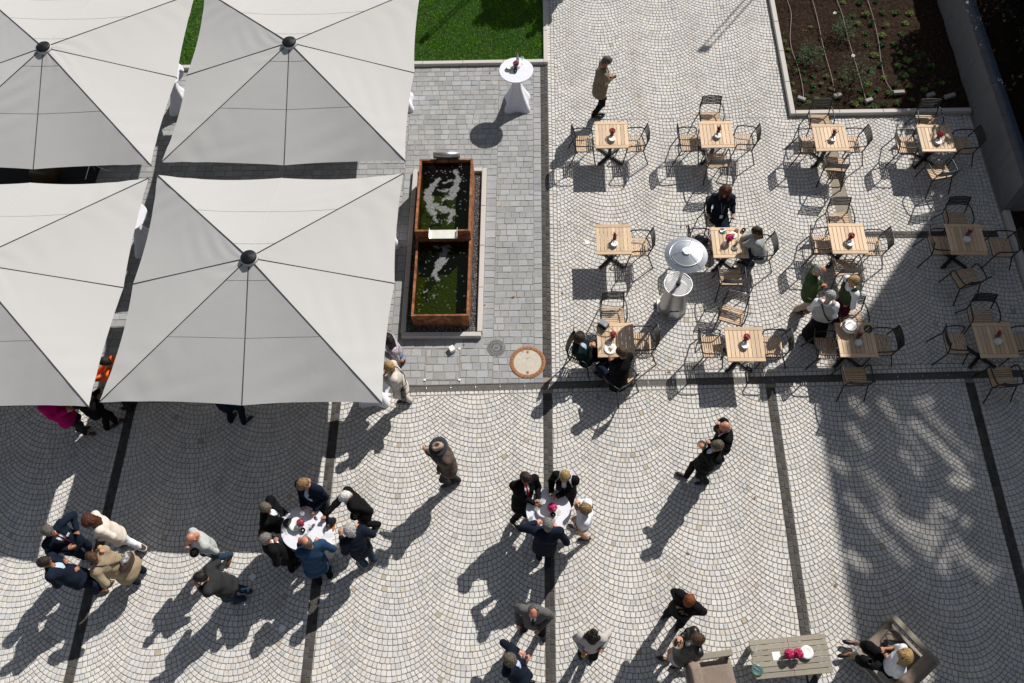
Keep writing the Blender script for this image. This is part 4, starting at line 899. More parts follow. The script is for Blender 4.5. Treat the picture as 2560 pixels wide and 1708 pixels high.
MB().tube([(0, 0, .88), (0, 0, 1.98)], .034, 16).build('pole', M_steel, ht, True); MB().lathe([(.05, 0), (.05, .04), (.034, .05)], 16, c=(0, 0, 1.0)).build('pole_collar', M_iron, ht)
MB().lathe([(.11, 1.90), (.13, 2.05), (0, 2.06)], 24).build('burner', M_iron, ht)
MB().lathe([(.405, 2.055), (.41, 2.06), (.315, 2.105), (.30, 2.100), (.285, 2.125), (.10, 2.185), (.095, 2.19), (0, 2.19)], 48).build('reflector', M_steelm, ht); smooth_by_angle(ht.children[-1].data, 20)
b = MB().lathe([(.285, 2.127), (.292, 2.132), (.279, 2.134)], 48, cap=False); b.build('reflector_ring', M_steel, ht)
MB().lathe([(.085, 2.195), (.08, 2.212), (0, 2.215)], 24).build('vent_cap', M_steelm, ht)
for k in range(2): a = .35+k*PI/2; MB().box((0, 0, 2.217), (.16, .012, .006), rz=a).build('vent_bar', M_steel, ht)
for k in range(3): a = 1.2+k*2*PI/3; MB().tube([(.09*math.cos(a), .09*math.sin(a), 2.196), (.285*math.cos(a), .285*math.sin(a), 2.134), (.40*math.cos(a), .40*math.sin(a), 2.068)], .0035, 4).build('fold_line', M_steel, ht)
MB().lathe([(.045, 0), (.045, .03), (0, .03)], 14, c=(-.31, .03, .02)).build('wheel', M_black, ht); MB().box((-.27, .02, .06), (.10, .30, .08), bev=.01).build('wheel_bracket', M_steel, ht)
MB().box((0, -.272, .22), (.20, .012, .24)).build('door', M_steelm, ht)

# ================================================================ LOUNGE CORNER
c = [at(1874, 1601, .45), at(2065, 1583, .45), at(2082, 1682, .45), at(1888.5, 1700, .45)]
cc_ = sum(c)/4; ax = nrm((c[1]-c[0])+(c[2]-c[3])); rz = math.atan2(ax[1], ax[0]); LW = (np.linalg.norm(c[1]-c[0])+np.linalg.norm(c[2]-c[3]))/2; LD = (np.linalg.norm(c[3]-c[0])+np.linalg.norm(c[2]-c[1]))/2
ct = empty('lounge_table', (cc_[0], cc_[1], 0), rz, label='long weathered grey wood low table between the two lounge armchairs', cat='table')
for i in range(7):
    y = LD/2-(i+.5)*LD/7
    for s in (-1, 1): MB().box((0, 0, 0), (LW/2-.003, LD/7-.008, .03), bev=.004).build('plank', M_greywood, ct).location = (s*LW/4, y, .435+random.uniform(-.001, .001))
for sx in (-1, 1):
    MB().box((sx*(LW/2-.25), 0, .405), (.09, LD-.1, .03)).build('cross_beam', M_greywood, ct)
    for sy in (-1, 1): MB().box((sx*(LW/2-.09), sy*(LD/2-.09), .21), (.08, .08, .42), bev=.005).build('leg', M_greywood, ct)
def loc(px, z): return at(px[0], px[1], z)
flowers((1968, 1632), .45, 'm', 'left of two magenta flower heads on the long grey wood table'); flowers((1991, 1631), .45, 'm', 'right of two magenta flower heads on the long grey wood table')
dish((2015, 1632), .45, platemesh(.11, 'dish', M_china), 'stack of white plates on the long grey wood table', 'stack'); card((1941, 1640), .45, .135, .1, 'white card lying on the long grey wood table', 'card', 'card')
dish((1892.5, 1676), .45, platemesh(.10, 'dish', M_teal), 'teal plate with cutlery at the corner of the long grey wood table', 'fork'); glass((1883, 1623), .45, 'clear round glass on the left edge of the long grey wood table', r=.045)
M_cush = mat('taupe_fabric', (.22, .17, .135), .9, noise=.12, nscale=20, bump=.3, bscale=30, bdist=.01)
def lounge_chair(cx, face, label, s=1.0):
    """face: heading in degrees of the open side"""
    t = empty('lounge_armchair', (cx[0], cx[1], 0), math.radians(face-90), label=label, cat='armchair', group='wooden lounge armchairs'); W, D = .88*s, .88*s
    for sx in (-1, 1):
        MB().box((sx*(W/2-.045), 0, .56), (.10, D, .035), bev=.006).build('arm_rail', M_greywood, t)
        for sy in (-1, 1): MB().box((sx*(W/2-.045), sy*(D/2-.05), .27), (.08, .08, .54), bev=.005).build('leg', M_greywood, t)
        MB().box((sx*(W/2-.045), 0, .22), (.05, D-.16, .07)).build('side_rail', M_greywood, t)
    MB().box((0, -D/2+.04, .60), (W-.19, .06, .12), bev=.006).build('back_rail', M_greywood, t)
    MB().box((0, D/2-.06, .24), (W-.18, .06, .09)).build('front_rail', M_greywood, t)
    def cush(name, c, d, rx=0):
        nx = 10; V = []; n2 = nx
        b = bpy.data.meshes.new(name); mb = MB()
        for k, zz in enumerate((-1, 1)):
            for i in range(n2+1):
                for j in range(n2+1):
                    x, y = 2*i/n2-1, 2*j/n2-1; e = (1-abs(x)**6)*(1-abs(y)**6)
                    V.append((x*d[0]/2*(1-.04*(1-e)), y*d[1]/2*(1-.04*(1-e)), zz*d[2]/2*(.45+.55*e**.5)+.006*math.sin(x*9+c[0])*math.sin(y*7)))
        m2 = (n2+1)**2; f = []
        for i in range(n2):
            for j in range(n2):
                a = i*(n2+1)+j; q = (a, a+n2+1, a+n2+2, a+1); f.append(tuple(m2+v for v in q)); f.append(tuple(reversed(q)))
        rim = [j for j in range(n2+1)]+[(i*(n2+1)+n2) for i in range(1, n2+1)]+[n2*(n2+1)+j for j in range(n2-1, -1, -1)]+[i*(n2+1) for i in range(n2-1, 0, -1)]
        for a, b_ in zip(rim, rim[1:]+rim[:1]): f.append((b_, a, m2+a, m2+b_))
        o = mb.add(V, f).build(name, M_cush, t, True); o.location = c; o.rotation_euler = (rx, 0, 0)
    cush('seat_cushion', (0, .05, .36), (W-.20, D-.12, .17)); cush('back_cushion', (0, -D/2+.15, .58), (W-.20, .22, .40), -.15)
    return t
lounge_chair(at(1778, 1704, .45), 8, 'lounge armchair left of the long grey wood table, empty')
_a, _b, _c = at(2247.5, 1556, .57), at(2324, 1637, .57), at(2167, 1648, .57)
dv = nrm(_a-_b); face2 = math.degrees(math.atan2(dv[1], dv[0])); W2 = np.linalg.norm(_c-_a); D2 = np.linalg.norm(_b-_a)
ctr2 = (_b+_c)/2
lounge_chair(ctr2, face2, 'lounge armchair with the seated blonde woman, beside the long grey wood table', 1.10)
o = empty('drinking_glass', at(2171, 1656, .585), label='dark drinking glass on the arm of the blonde woman\'s armchair', cat='glass'); MB().lathe([(.04, 0), (.046, .10), (.04, .10), (.038, .02), (0, .015)], 18).build('tumbler', M_dark, o, True)
hb = empty('handbag', at(2232, 1613, .48), -.1, label='black handbag with gold clasp beside the seated blonde woman', cat='handbag')
MB().box((0, 0, .06), (.30, .13, .13), bev=.03).build('bag_body', MATS['black_leather'], hb); MB().tube([(-.13, -.04, .135), (.13, -.04, .135)], .012, 8).build('zip_edge', M_steel, hb, True); MB().tube(cv([(-.11, .03, .12), (-.12, .16, .05), (.0, .25, .03), (.12, .17, .05), (.11, .03, .12)], 4), .008, 5).build('strap', M_black, hb, True)
# fallen leaves
lm = MB().add([(-.035, 0, 0), (-.01, -.02, .01), (.03, -.006, .004), (.04, .004, .012), (.012, .022, .008), (-.015, .018, .002)], [(0, 1, 2, 3, 4, 5)]).mesh('fallen_leaf', mat('dry_leaf', (.26, .12, .04), .8, noise=.3))
for X, Y in ((2215, 1075), (1975, 1140), (1830, 482)): pass
for p in ((1284, 742), (1212, 762), (1239, 172), (1225, 182), (1406, 733), (1435, 818), (1703, 565), (1718, 564), (1876, 784), (1634, 898), (1168, 985), (1170, 1047), (2196, 1084), (1721, 1384), (2250, 1240), (1950, 786), (1887, 1245), (1393, 924), (1421, 942), (1673, 930), (1812, 1020), (2440, 1458), (2089, 1462), (1160, 861)):
    o = obj('fallen_leaf', lm, None, tuple(at(*p, .012)), random.uniform(0, 6), label='small dry brown leaf lying on '+(lw := ('the grey slabs' if p[0] < 1350 and p[1] < 960 else 'the upper cobbles among the tables' if p[1] < 960 else 'the lower cobbled court')), cat='leaf', group='fallen leaves on '+lw); s = random.uniform(.6, 1.1); o.scale = (s, s, s)

# ================================================================ PEOPLE
# signed-distance figures meshed with surface nets: limbs join smoothly, taper and bend at the joints
class Field:
    def __init__(s, lo, hi, h):
        s.h = h; s.lo = np.array(lo, float); s.n = np.maximum(4, np.ceil((np.array(hi)-s.lo)/h).astype(int)+1)
        s.ax = [s.lo[i]+h*np.arange(s.n[i]) for i in range(3)]; s.D = np.full(s.n, .35)
    def _sl(s, lo, hi):
        a = np.clip(np.floor((lo-s.lo)/s.h).astype(int), 0, s.n); b = np.clip(np.ceil((hi-s.lo)/s.h).astype(int)+1, 0, s.n)
        return tuple(slice(a[i], b[i]) for i in range(3)) if np.all(b > a) else None
    def _grid(s, sl): return np.meshgrid(*[s.ax[i][sl[i]] for i in range(3)], indexing='ij')
    def cap(s, a, b, ra, rb=None, k=.02, n=None, fl=1.0, cut=None, sub=False):
        """tapered capsule; n, fl: flatten along direction n (fl>1 thinner); cut=(point,normal): keep the side the normal points to"""
        a = np.array(a, float); b = np.array(b, float); rb = ra if rb is None else rb; R = max(ra, rb)+k+s.h*2+.02
        sl = s._sl(np.minimum(a, b)-R, np.maximum(a, b)+R)
        if sl is None: return s
        X, Y, Z = s._grid(sl)
        px, py, pz = X-a[0], Y-a[1], Z-a[2]; d = b-a
        if n is not None:
            n = nrm(n); q = (px*n[0]+py*n[1]+pz*n[2])*(fl-1); px = px+q*n[0]; py = py+q*n[1]; pz = pz+q*n[2]; d = d+n*(d@n)*(fl-1)
        dd = d@d+1e-12; t = np.clip((px*d[0]+py*d[1]+pz*d[2])/dd, 0, 1)
        E = np.sqrt((px-t*d[0])**2+(py-t*d[1])**2+(pz-t*d[2])**2)-(ra+(rb-ra)*t)
        if n is not None: E = E/max(1, fl**.5)
        if cut is not None:
            for c0, cn in cut: E = np.maximum(E, -((X-c0[0])*cn[0]+(Y-c0[1])*cn[1]+(Z-c0[2])*cn[2]))
        D = s.D[sl]
        if sub: s.D[sl] = np.maximum(D, -E)
        else:
            h = np.maximum(k-np.abs(D-E), 0)/max(k, 1e-6); s.D[sl] = np.minimum(D, E)-h*h*k*.25
        return s
    def plane(s, p, n):
        X, Y, Z = s._grid(tuple(slice(0, m) for m in s.n)); n = nrm(n); s.D = np.maximum(s.D, -((X-p[0])*n[0]+(Y-p[1])*n[1]+(Z-p[2])*n[2])); return s
    def noise(s, amp, f, ph=0.0, dirn=None):
        X, Y, Z = s._grid(tuple(slice(0, m) for m in s.n))
        if f > 60: s.D = s.D+amp*np.sin(X*f+np.sin(Z*f*.7+ph)*1.5)*np.sin(Y*f*1.1+np.sin(X*f*.6)*1.4+ph)*np.sin(Z*f*.8+1)
        else: s.D = s.D+amp*(np.sin(Z*f+np.sin(X*f*.35+ph)*2.2+Y*f*.4)*np.sin(X*f*.45+Y*f*.5+ph)+.6*np.sin(Z*f*1.9+X*f*.8-Y*f+ph*2)*np.sin(Y*f*.7-ph+Z*f*.3))
        return s
    def net(s):
        D = s.D; S_ = D < 0
        c = [S_[i:D.shape[0]-1+i, j:D.shape[1]-1+j, k:D.shape[2]-1+k] for i in (0, 1) for j in (0, 1) for k in (0, 1)]
        sm = sum(x.astype(np.int8) for x in c); mixed = (sm > 0) & (sm < 8); I = np.argwhere(mixed)
        if not len(I): return np.zeros((0, 3)), np.zeros((0, 4), int)
        idx = -np.ones(mixed.shape, int); idx[mixed] = np.arange(len(I))
        acc = np.zeros((len(I), 3)); cnt = np.zeros(len(I)); off = [(i, j, k) for i in (0, 1) for j in (0, 1) for k in (0, 1)]
        val = {o: D[I[:, 0]+o[0], I[:, 1]+o[1], I[:, 2]+o[2]] for o in off}
        for o in off:
            for a in range(3):
                if o[a] == 0:
                    q = list(o); q[a] = 1; v0, v1 = val[o], val[tuple(q)]; m = (v0 < 0) != (v1 < 0); t = np.where(m, v0/(v0-v1+1e-12), 0)
                    P = np.tile(np.array(o, float), (len(I), 1)); P[:, a] = t; acc[m] += P[m]; cnt[m] += 1
        V = s.lo+(I+acc/cnt[:, None])*s.h; Fs = []
        for a in range(3):
            b, c_ = (a+1) % 3, (a+2) % 3
            s0 = [slice(None)]*3; s1 = [slice(None)]*3; s0[a] = slice(0, -1); s1[a] = slice(1, None)
            e = S_[tuple(s0)] != S_[tuple(s1)]; E = np.argwhere(e); E = E[(E[:, b] > 0) & (E[:, c_] > 0) & (E[:, b] < D.shape[b]-1) & (E[:, c_] < D.shape[c_]-1)]
            if not len(E): continue
            def g(db, dc): q = E.copy(); q[:, b] -= db; q[:, c_] -= dc; return idx[q[:, 0], q[:, 1], q[:, 2]]
            Q = np.stack([g(1, 1), g(0, 1), g(0, 0), g(1, 0)], 1); fl = ~S_[E[:, 0], E[:, 1], E[:, 2]]; Q[fl] = Q[fl][:, ::-1]; Fs.append(Q)
        return V, np.concatenate(Fs)
def netmesh(name, nets, m, origin):
    V = []; Fq = []; n = 0
    for v, f in nets:
        if len(v): V.append(v-origin); Fq.append(f+n); n += len(v)
    V = np.concatenate(V); Fq = np.concatenate(Fq); me = bpy.data.meshes.new(name); me.vertices.add(len(V)); me.vertices.foreach_set('co', V.astype('f').ravel())
    me.loops.add(len(Fq)*4); me.loops.foreach_set('vertex_index', Fq.astype('i').ravel()); me.polygons.add(len(Fq)); me.polygons.foreach_set('loop_start', np.arange(len(Fq), dtype='i')*4)
    me.update(calc_edges=True); me.polygons.foreach_set('use_smooth', [True]*len(Fq)); me.materials.append(m); me.update(); return me
def fabric(name, c, rough=.85, **k): return mat('cloth_'+name, c, rough, noise=.12, nscale=18, bump=.35, bscale=22, bdist=.012, spec=.12, sheen=.0, **k)
CL = dict(black=(.0055, .0055, .006), navy=(.007, .012, .024), navy2=(.008, .012, .023), charcoal=(.028, .028, .030), grey=(.105, .103, .10), denim=(.02, .05, .10), jeans=(.022, .04, .07), khaki=(.20, .165, .11), beige=(.56, .46, .36),
          cream=(.62, .55, .48), trench=(.30, .235, .155), white=(.74, .74, .76), lightblue=(.42, .52, .68), lightgrey=(.40, .41, .40), green=(.045, .075, .03), darkgreen=(.008, .018, .018), magenta=(.42, .006, .12), orange=(.80, .135, .03), brown=(.07, .045, .035), plaid=(.055, .038, .032),
          blue=(.02, .22, .52), floral=(.30, .25, .32), silver=(.40, .38, .36), knit=(.33, .34, .33), tan=(.42, .35, .26), red=(.25, .01, .02), purple=(.06, .008, .035), bone=(.55, .50, .45), leather=(.014, .014, .015), skirtgrey=(.42, .38, .38))
def FB(c):
    if c == 'leather': return mat('cloth_leather', CL[c], .38, bump=.5, bscale=20, bdist=.012)
    if c == 'floral': return mat('cloth_floral', (.60, .55, .60), .85, col2=(.08, .05, .10), nscale=45, bump=.3, bscale=22)
    if c == 'plaid': return mat('cloth_plaid', (.085, .06, .045), .85, col2=(.03, .018, .018), nscale=7, bump=.4, bscale=22)
    if c == 'print': return mat('cloth_print', (.60, .60, .60), .8, col2=(.02, .02, .02), nscale=16)
    return fabric(c, CL[c])
SK = mat('skin', (.44, .225, .14), .5, noise=.12, nscale=14, spec=.4); SK2 = mat('skin_tan', (.33, .155, .09), .5, noise=.12, nscale=14, spec=.4); SKR = mat('skin_rosy', (.46, .20, .13), .45, noise=.12, nscale=14, spec=.45)
HC = dict(black=(.008, .006, .006), dark=(.022, .013, .009), brown=(.055, .028, .014), grey=(.16, .15, .14), lightgrey=(.34, .33, .31), white=(.62, .61, .58), blond=(.34, .22, .09), dblond=(.20, .13, .06), red=(.16, .042, .010), greydark=(.085, .078, .07), greybrown=(.10, .08, .06), auburn=(.075, .022, .008))
def HM(c): return mat('hair_'+c, HC[c], .45, noise=.6, nscale=70, bump=1.0, bscale=110, bdist=.012, spec=.35)
M_eye = mat('eye_dark', (.02, .015, .012), .3); M_lip = mat('lips', (.28, .07, .06), .5)
eyem = MB().lathe([(0, -.007), (.008, -.004), (.010, 0), (.008, .004), (0, .007)], 8).mesh('eye', M_eye, True)
lipm = MB().tube([(-.022, .0, 0), (0, .006, 0), (.022, 0, 0)], [.003, .006, .003], 6).mesh('mouth', M_lip, True)
SHOES = {}
def shoe_mesh(col, heel=False, boot=False):
    key = (col, heel, boot)
    if key in SHOES: return SHOES[key]
    f = Field((-.07, -.12, -.02), (.07, .20, .24 if boot else .13), .009)
    f.cap((0, -.045, .035), (0, .12, .028), .040, .036, .02, (0, 0, 1), 1.0); f.cap((0, .09, .022), (.003, .155, .018), .040, .024, .02, (0, 0, 1), 1.35); f.cap((0, -.06, .03), (0, -.05, .07), .036, .036, .02)
    if boot: f.cap((0, -.05, .05), (0, -.04, .20), .048, .055, .03)
    f.plane((0, 0, .0), (0, 0, 1)); SHOES[key] = netmesh('shoe', [f.net()], mat('shoe_'+col, {'black': (.008, .008, .008), 'brown': (.10, .04, .018), 'orange': (.42, .14, .03), 'suede': (.11, .065, .035), 'dred': (.10, .02, .012), 'grey': (.25, .24, .23), 'white': (.7, .7, .7), 'dbrown': (.045, .022, .014)}[col], .35, noise=.2, nscale=20), np.zeros(3)); return SHOES[key]
def ik(a, c, l1, l2, pole):
    d = c-a; L = np.linalg.norm(d)
    if L > (l1+l2)*.995: c = a+d/L*(l1+l2)*.995; d = c-a; L = np.linalg.norm(d)
    u = d/L; x = (l1*l1-l2*l2+L*L)/(2*L); h = math.sqrt(max(0, l1*l1-x*x)); p = pole-u*(pole@u); return a+u*x+nrm(p)*h, c
def hand_net(w, d, nn, sgn, curl=.6):
    """palm, four unequal bent fingers and a thumb leaving the side of the palm"""
    d = nrm(d); nn = nrm(nn-d*(nn@d)); sd = np.cross(nn, d)*sgn
    f = Field(w-d*.05-.11, w+d*.11+.11, .0068)
    f.cap(w-d*.045, w+d*.02, .025, .027, .01, nn, 1.25); f.cap(w+d*.015, w+d*.075, .034, .038, .012, nn, 1.9)
    for i, (l, o) in enumerate(((.036, -.027), (.042, -.009), (.039, .009), (.030, .026))):
        b = w+d*.080+sd*o; m = b+nrm(d+nn*curl*.6+sd*o*3)*l; e = m+nrm(d*(1-curl*.8)+nn*curl*1.3+sd*o*2)*l*.85
        f.cap(b, m, .0098, .0092, .006); f.cap(m, e, .0092, .0075, .004)
    tb = w+d*.025-sd*.028; tm = tb+nrm(d*.7-sd*.8+nn*.25)*.042; f.cap(tb, tm, .0135, .011, .012); f.cap(tm, tm+nrm(d+nn*.5+sd*.1)*.032, .011, .0085, .005)
    return f.net()
def person(label, head, zh, feet, face, hands, look=None, pitch=.35, top='black', topkind='jacket', shirt='white', tie=None, legs='black', legkind='trousers', shoe='black', boot=False, hair='brown', style='short', skin=SK,
           hips=None, girth=1.0, hz=(1.1, 1.1), hem=None, skhem=None, scale=1.0, lowfoot=.0, extra=None, curl=(.6, .6), open_=True, footdir=None, poles=None, sleeve=1.0, grp=None):
    th = math.radians(face); F = np.array([math.cos(th), math.sin(th), 0]); R = np.array([math.sin(th), -math.cos(th), 0]); Zv = np.array([0, 0, 1.0])
    H = at(head[0], head[1], zh); fl, fr = [at(p[0], p[1], .05+lowfoot) for p in feet]; fm = (fl+fr)/2
    S_ = scale; seated = hips is not None
    if seated: P = at(hips[0], hips[1], hips[2])
    else: P = np.array([*(fm*.60+H*.40)[:2], .93*S_])-F*.03
    lk = math.radians(look if look is not None else face); LF = np.array([math.cos(lk), math.sin(lk), 0]); LR = np.array([math.sin(lk), -math.cos(lk), 0])
    nk = H-Zv*.175*S_-LF*(.02+.05*pitch)*S_
    if np.linalg.norm(nk-P) < .42: nk = P+nrm(nk-P)*.42
    up = nrm(nk-P); Fp = nrm(F-up*(F@up)); Rp = nrm(R-up*(R@up)); Ls = np.linalg.norm(nk-P)
    O = np.array([fm[0], fm[1], 0.0]) if not seated else np.array([P[0], P[1], 0.0])
    sw = .185*S_*(.5+.5*girth); shL = nk-Rp*sw-up*.055*S_; shR = nk+Rp*sw-up*.055*S_
    arm = []
    for i, (sh, sg) in enumerate(((shL, -1), (shR, 1))):
        hp = hands[i]
        if hp is None: tgt = sh-up*.52*S_+Fp*.06+Rp*sg*.07
        else: tgt = at(hp[0], hp[1], hz[i] if len(hp) < 3 else hp[2])
        pole = -Zv*1.0+R*sg*.25-F*.15 if poles is None or poles[i] is None else np.array(poles[i], float)
        el, wr = ik(sh, tgt-nrm(tgt-sh)*.05, .295*S_, .265*S_, pole); arm.append((sh, el, wr, sg))
    hp_ = []
    for ft, sg in ((fl, -1), (fr, 1)):
        hj = P+R*sg*.09*S_+(Zv*0); fd = nrm(F+R*sg*.22) if footdir is None else nrm(np.array([math.cos(math.radians(footdir[0 if sg < 0 else 1])), math.sin(math.radians(footdir[0 if sg < 0 else 1])), 0]))
        an = ft+Zv*.045-fd*.05; kn, an = ik(hj, an, (.45 if not seated else .44)*S_, .43*S_, (F*1.0+Zv*.9+R*sg*.15) if seated else F+R*sg*.2); hp_.append((hj, kn, an, sg, fd))
    root = empty('person', O, label=label, cat='person', group=grp)
    allp = np.array([H+Zv*.16, H+LF*.2, H-LF*.2, P-F*.25, P+F*.2, shL-Rp*.1, shR+Rp*.1]+[x for a in arm for x in a[1:3]]+[x for h in hp_ for x in h[:3]]); lo, hi = allp.min(0)-.17, allp.max(0)+.17; lo[2] = max(lo[2], .0)
    ch = P+up*Ls*.62; wa = P+up*Ls*.22; g = girth
    # ---- body: one skin surface
    B = Field(lo, hi, .018)
    B.cap(P-R*.06, P+R*.06, .085, .085, .03); B.cap(P, ch, .09, .10, .03); B.cap(ch, nk-up*.06, .10, .07, .03); B.cap(shL, shR, .04, .04, .02); B.cap(nk-up*.06, H-Zv*.03, .052*S_, .050*S_, .02)
    for sh, el, wr, sg in arm: B.cap(sh, el, .042, .036, .02); B.cap(el, wr, .036, .025, .02)
    for hj, kn, an, sg, fd in hp_: B.cap(hj, kn, .075, .050, .03); B.cap(kn, kn+(an-kn)*.35-F*.012, .048, .050, .03); B.cap(kn+(an-kn)*.3, an, .046, .030, .02); B.cap(an, an+fd*.12-Zv*.045, .028, .020, .02)
    hd = nrm(LF*math.sin(pitch)*-1*0+LF*0+Zv*math.cos(pitch)+LF*math.sin(pitch)); fw = nrm(LF*math.cos(pitch)-Zv*math.sin(pitch)); q = S_
    A = Field(H-.19, H+.19, .0095)
    A.cap(H+hd*.028*q-fw*.018*q, H+hd*.030*q+fw*.012*q, .082*q, .080*q, .02, LR, 1.12); A.cap(H-hd*.015*q+fw*.028*q, H-hd*.072*q+fw*.050*q, .060*q, .034*q, .03, LR, 1.05); A.cap(H-hd*.03*q+fw*.082*q, H+hd*.012*q+fw*.080*q, .016*q, .008*q, .012)
    A.cap(H+hd*.03*q+fw*.070*q-LR*.03*q, H+hd*.03*q+fw*.070*q+LR*.03*q, .018*q, .018*q, .02)
    for sg in (-1, 1): A.cap(H+LR*sg*.077*q-hd*.02*q-fw*.01*q, H+LR*sg*.082*q+hd*.02*q-fw*.018*q, .013*q, .016*q, .008, LR, 2.0); A.cap(H+fw*.083*q+LR*sg*.033*q+hd*.012*q, H+fw*.083*q+LR*sg*.036*q+hd*.012*q, .014*q, k=.01, sub=True)
    A.cap(H-hd*.12*q-fw*.01*q, H-hd*.05*q-fw*.01*q, .050*q, .052*q, .02)
    nets = [B.net(), A.net()]
    for i, (sh, el, wr, sg) in enumerate(arm):
        d_ = nrm(wr-el); nn = nrm(-Zv*.8-R*sg*.5+F*.2) ; nets.append(hand_net(wr+d_*.01, d_, nn, sg, curl[i]))
    link(bpy.data.objects.new('body', netmesh('body', nets, skin, O)), root)
    for sg in (-1, 1):
        e = obj('eye', eyem, root, tuple(H+fw*.078*q+LR*sg*.033*q+hd*.012*q-O)); 
    m_ = obj('mouth', lipm, root, tuple(H-hd*.058*q+fw*.085*q-O), math.atan2(fw[1], fw[0])-PI/2)
    ph = H[0]*7+H[1]*3
    # ---- legs
    if legkind in ('trousers', 'jeans'):
        T_ = Field(lo, hi, .0165)
        T_.cap(P-R*.05, P+R*.05, .112*g, .112*g, .03, F, 1.22)
        for hj, kn, an, sg, fd in hp_: T_.cap(hj+R*sg*.005, kn, .098*(.5+.5*g), .073, .035); T_.cap(kn, an+Zv*.01-fd*.01, .070, .060, .02)
        for hj, kn, an, sg, fd in hp_: pass
        T_.noise(.006, 30, ph); T_.cap(P+up*.30, P+up*.12, .4, .001, .0) if False else None
        if not seated: T_.plane(P+up*.11, -up)
        link(bpy.data.objects.new('trousers', netmesh('trousers', [T_.net()], FB(legs), O)), root)
    elif legkind == 'skirt':
        T_ = Field(lo, hi, .0165); sh_ = skhem or .45
        if seated:
            for hj, kn, an, sg, fd in hp_: T_.cap(hj, kn, .105, .085, .06)
            T_.cap(P-R*.05, P+R*.05, .125, .125, .04)
            if sh_ < .3:
                for hj, kn, an, sg, fd in hp_: T_.cap(kn, kn+(an-kn)*.22, .085, .09, .05)
        else:
            bt_ = np.array([*(fm*.7+P*.3)[:2], sh_])*1.0; w2_ = .17 if sh_ > .35 else .27
            T_.cap(P+up*.08, P-up*.05, .105, .135, .03, F, 1.1); T_.cap(P-up*.05, bt_, .135, w2_*.9, .03, F, 1.08, cut=[(bt_, Zv)])
        T_.noise(.008, 24, ph); link(bpy.data.objects.new('skirt', netmesh('skirt', [T_.net()], FB(legs), O)), root)
    for hj, kn, an, sg, fd in hp_:
        sm_ = shoe_mesh(shoe, boot=boot); o = obj('shoe', sm_, root, tuple(np.array([an[0]+fd[0]*.03, an[1]+fd[1]*.03, max(0.0, an[2]-.075 if not seated else an[2]-.085)])-O), math.atan2(fd[1], fd[0])-PI/2); o.scale = (S_, S_, S_)
    # ---- top
    J = Field(lo, hi, .0165)
    th_ = {'jacket': .018, 'coat': .024, 'shirt': .004, 'sweater': .016}[topkind]; hm = hem if hem is not None else {'jacket': .17, 'coat': .42, 'shirt': .02, 'sweater': .10}[topkind]
    if seated: hm = min(hm, .12)
    hb_ = P-up*hm+(F*.0)
    J.cap(hb_-Rp*.05, hb_+Rp*.05, (.128+th_)*g+.05*(hm > .3), None, .03, F, 1.08); J.cap(wa-Rp*.04, wa+Rp*.04, (.118+th_)*g, None, .05, F, 1.12); J.cap(hb_, wa, (.130+th_)*g+.04*(hm > .3), (.125+th_)*g, .05, Fp, 1.15)
    J.cap(ch-Rp*.06, ch+Rp*.06, (.122+th_)*g, None, .05, Fp, 1.12); J.cap(wa, ch, (.122+th_)*g, (.128+th_)*g, .04, Fp, 1.1)
    J.cap(shL+Rp*.02-up*.02, shR-Rp*.02-up*.02, .070+th_*.8, None, .05); J.cap(nk-up*.03, shL, .048+th_*.6, .06+th_*.6, .03); J.cap(nk-up*.03, shR, .048+th_*.6, .06+th_*.6, .03)
    if hm > .1 and not seated: J.cap(P-Rp*.05, P+Rp*.05, (.126+th_)*g, None, .05, F, 1.05)
    J.plane(hb_-up*.06, up)
    shirt_on = topkind in ('jacket', 'coat') and shirt and open_
    if shirt_on:
        c1 = nk+Fp*.05+up*.03; c2 = P+up*(Ls*.30)+Fp*.20
        J.cap(c1, c2, .060, .030, 0, sub=True); J.cap(nk+up*.05+Fp*.015, nk-up*.02+Fp*.02, .058, .058, 0, sub=True)
    else: J.cap(nk+up*.07, nk+up*.01, .058, .056, 0, sub=True)
    for sh, el, wr, sg in arm:
        J.cap(sh-Rp*sg*.01, el, .062+th_*.7, .050+th_*.7, .03)
        if sleeve > .5: J.cap(el, el+(wr-el)*(.97*sleeve), .050+th_*.7, .038+th_*.6, .02)
    J.noise(.0055 if topkind != 'shirt' else .005, 27, ph); J.noise(.002, 75, ph)
    nmt = {'jacket': 'jacket', 'coat': 'coat', 'shirt': 'shirt', 'sweater': 'sweater'}[topkind]
    link(bpy.data.objects.new(nmt, netmesh(nmt, [J.net()], FB(top), O)), root)
    if shirt_on:
        Q = Field(np.minimum(P, nk)-.24, np.maximum(P, nk)+.24, .015)
        Q.cap(P+up*.05, ch, .112*g, .122*g, .04, Fp, 1.08); Q.cap(ch-Rp*.05, ch+Rp*.05, .118*g, None, .04, Fp, 1.1); Q.cap(nk-up*.06, nk-up*.0+Fp*.006, .062, .056, .03); Q.noise(.003, 50, ph)
        link(bpy.data.objects.new('shirt', netmesh('shirt', [Q.net()], FB(shirt), O)), root)
        if tie:
            t0 = nk-up*.035+Fp*.062; t1 = ch+Fp*(.128*g); t2 = wa+Fp*(.135*g); b = MB().tube([t0-O, t0-up*.03+Fp*.012-O], [.016, .014], 8); b.tube([t0-up*.03+Fp*.008-O, t1-O, t2-O], [.013, .021, .024], 6); o = b.build('tie', FB(tie), root, True)
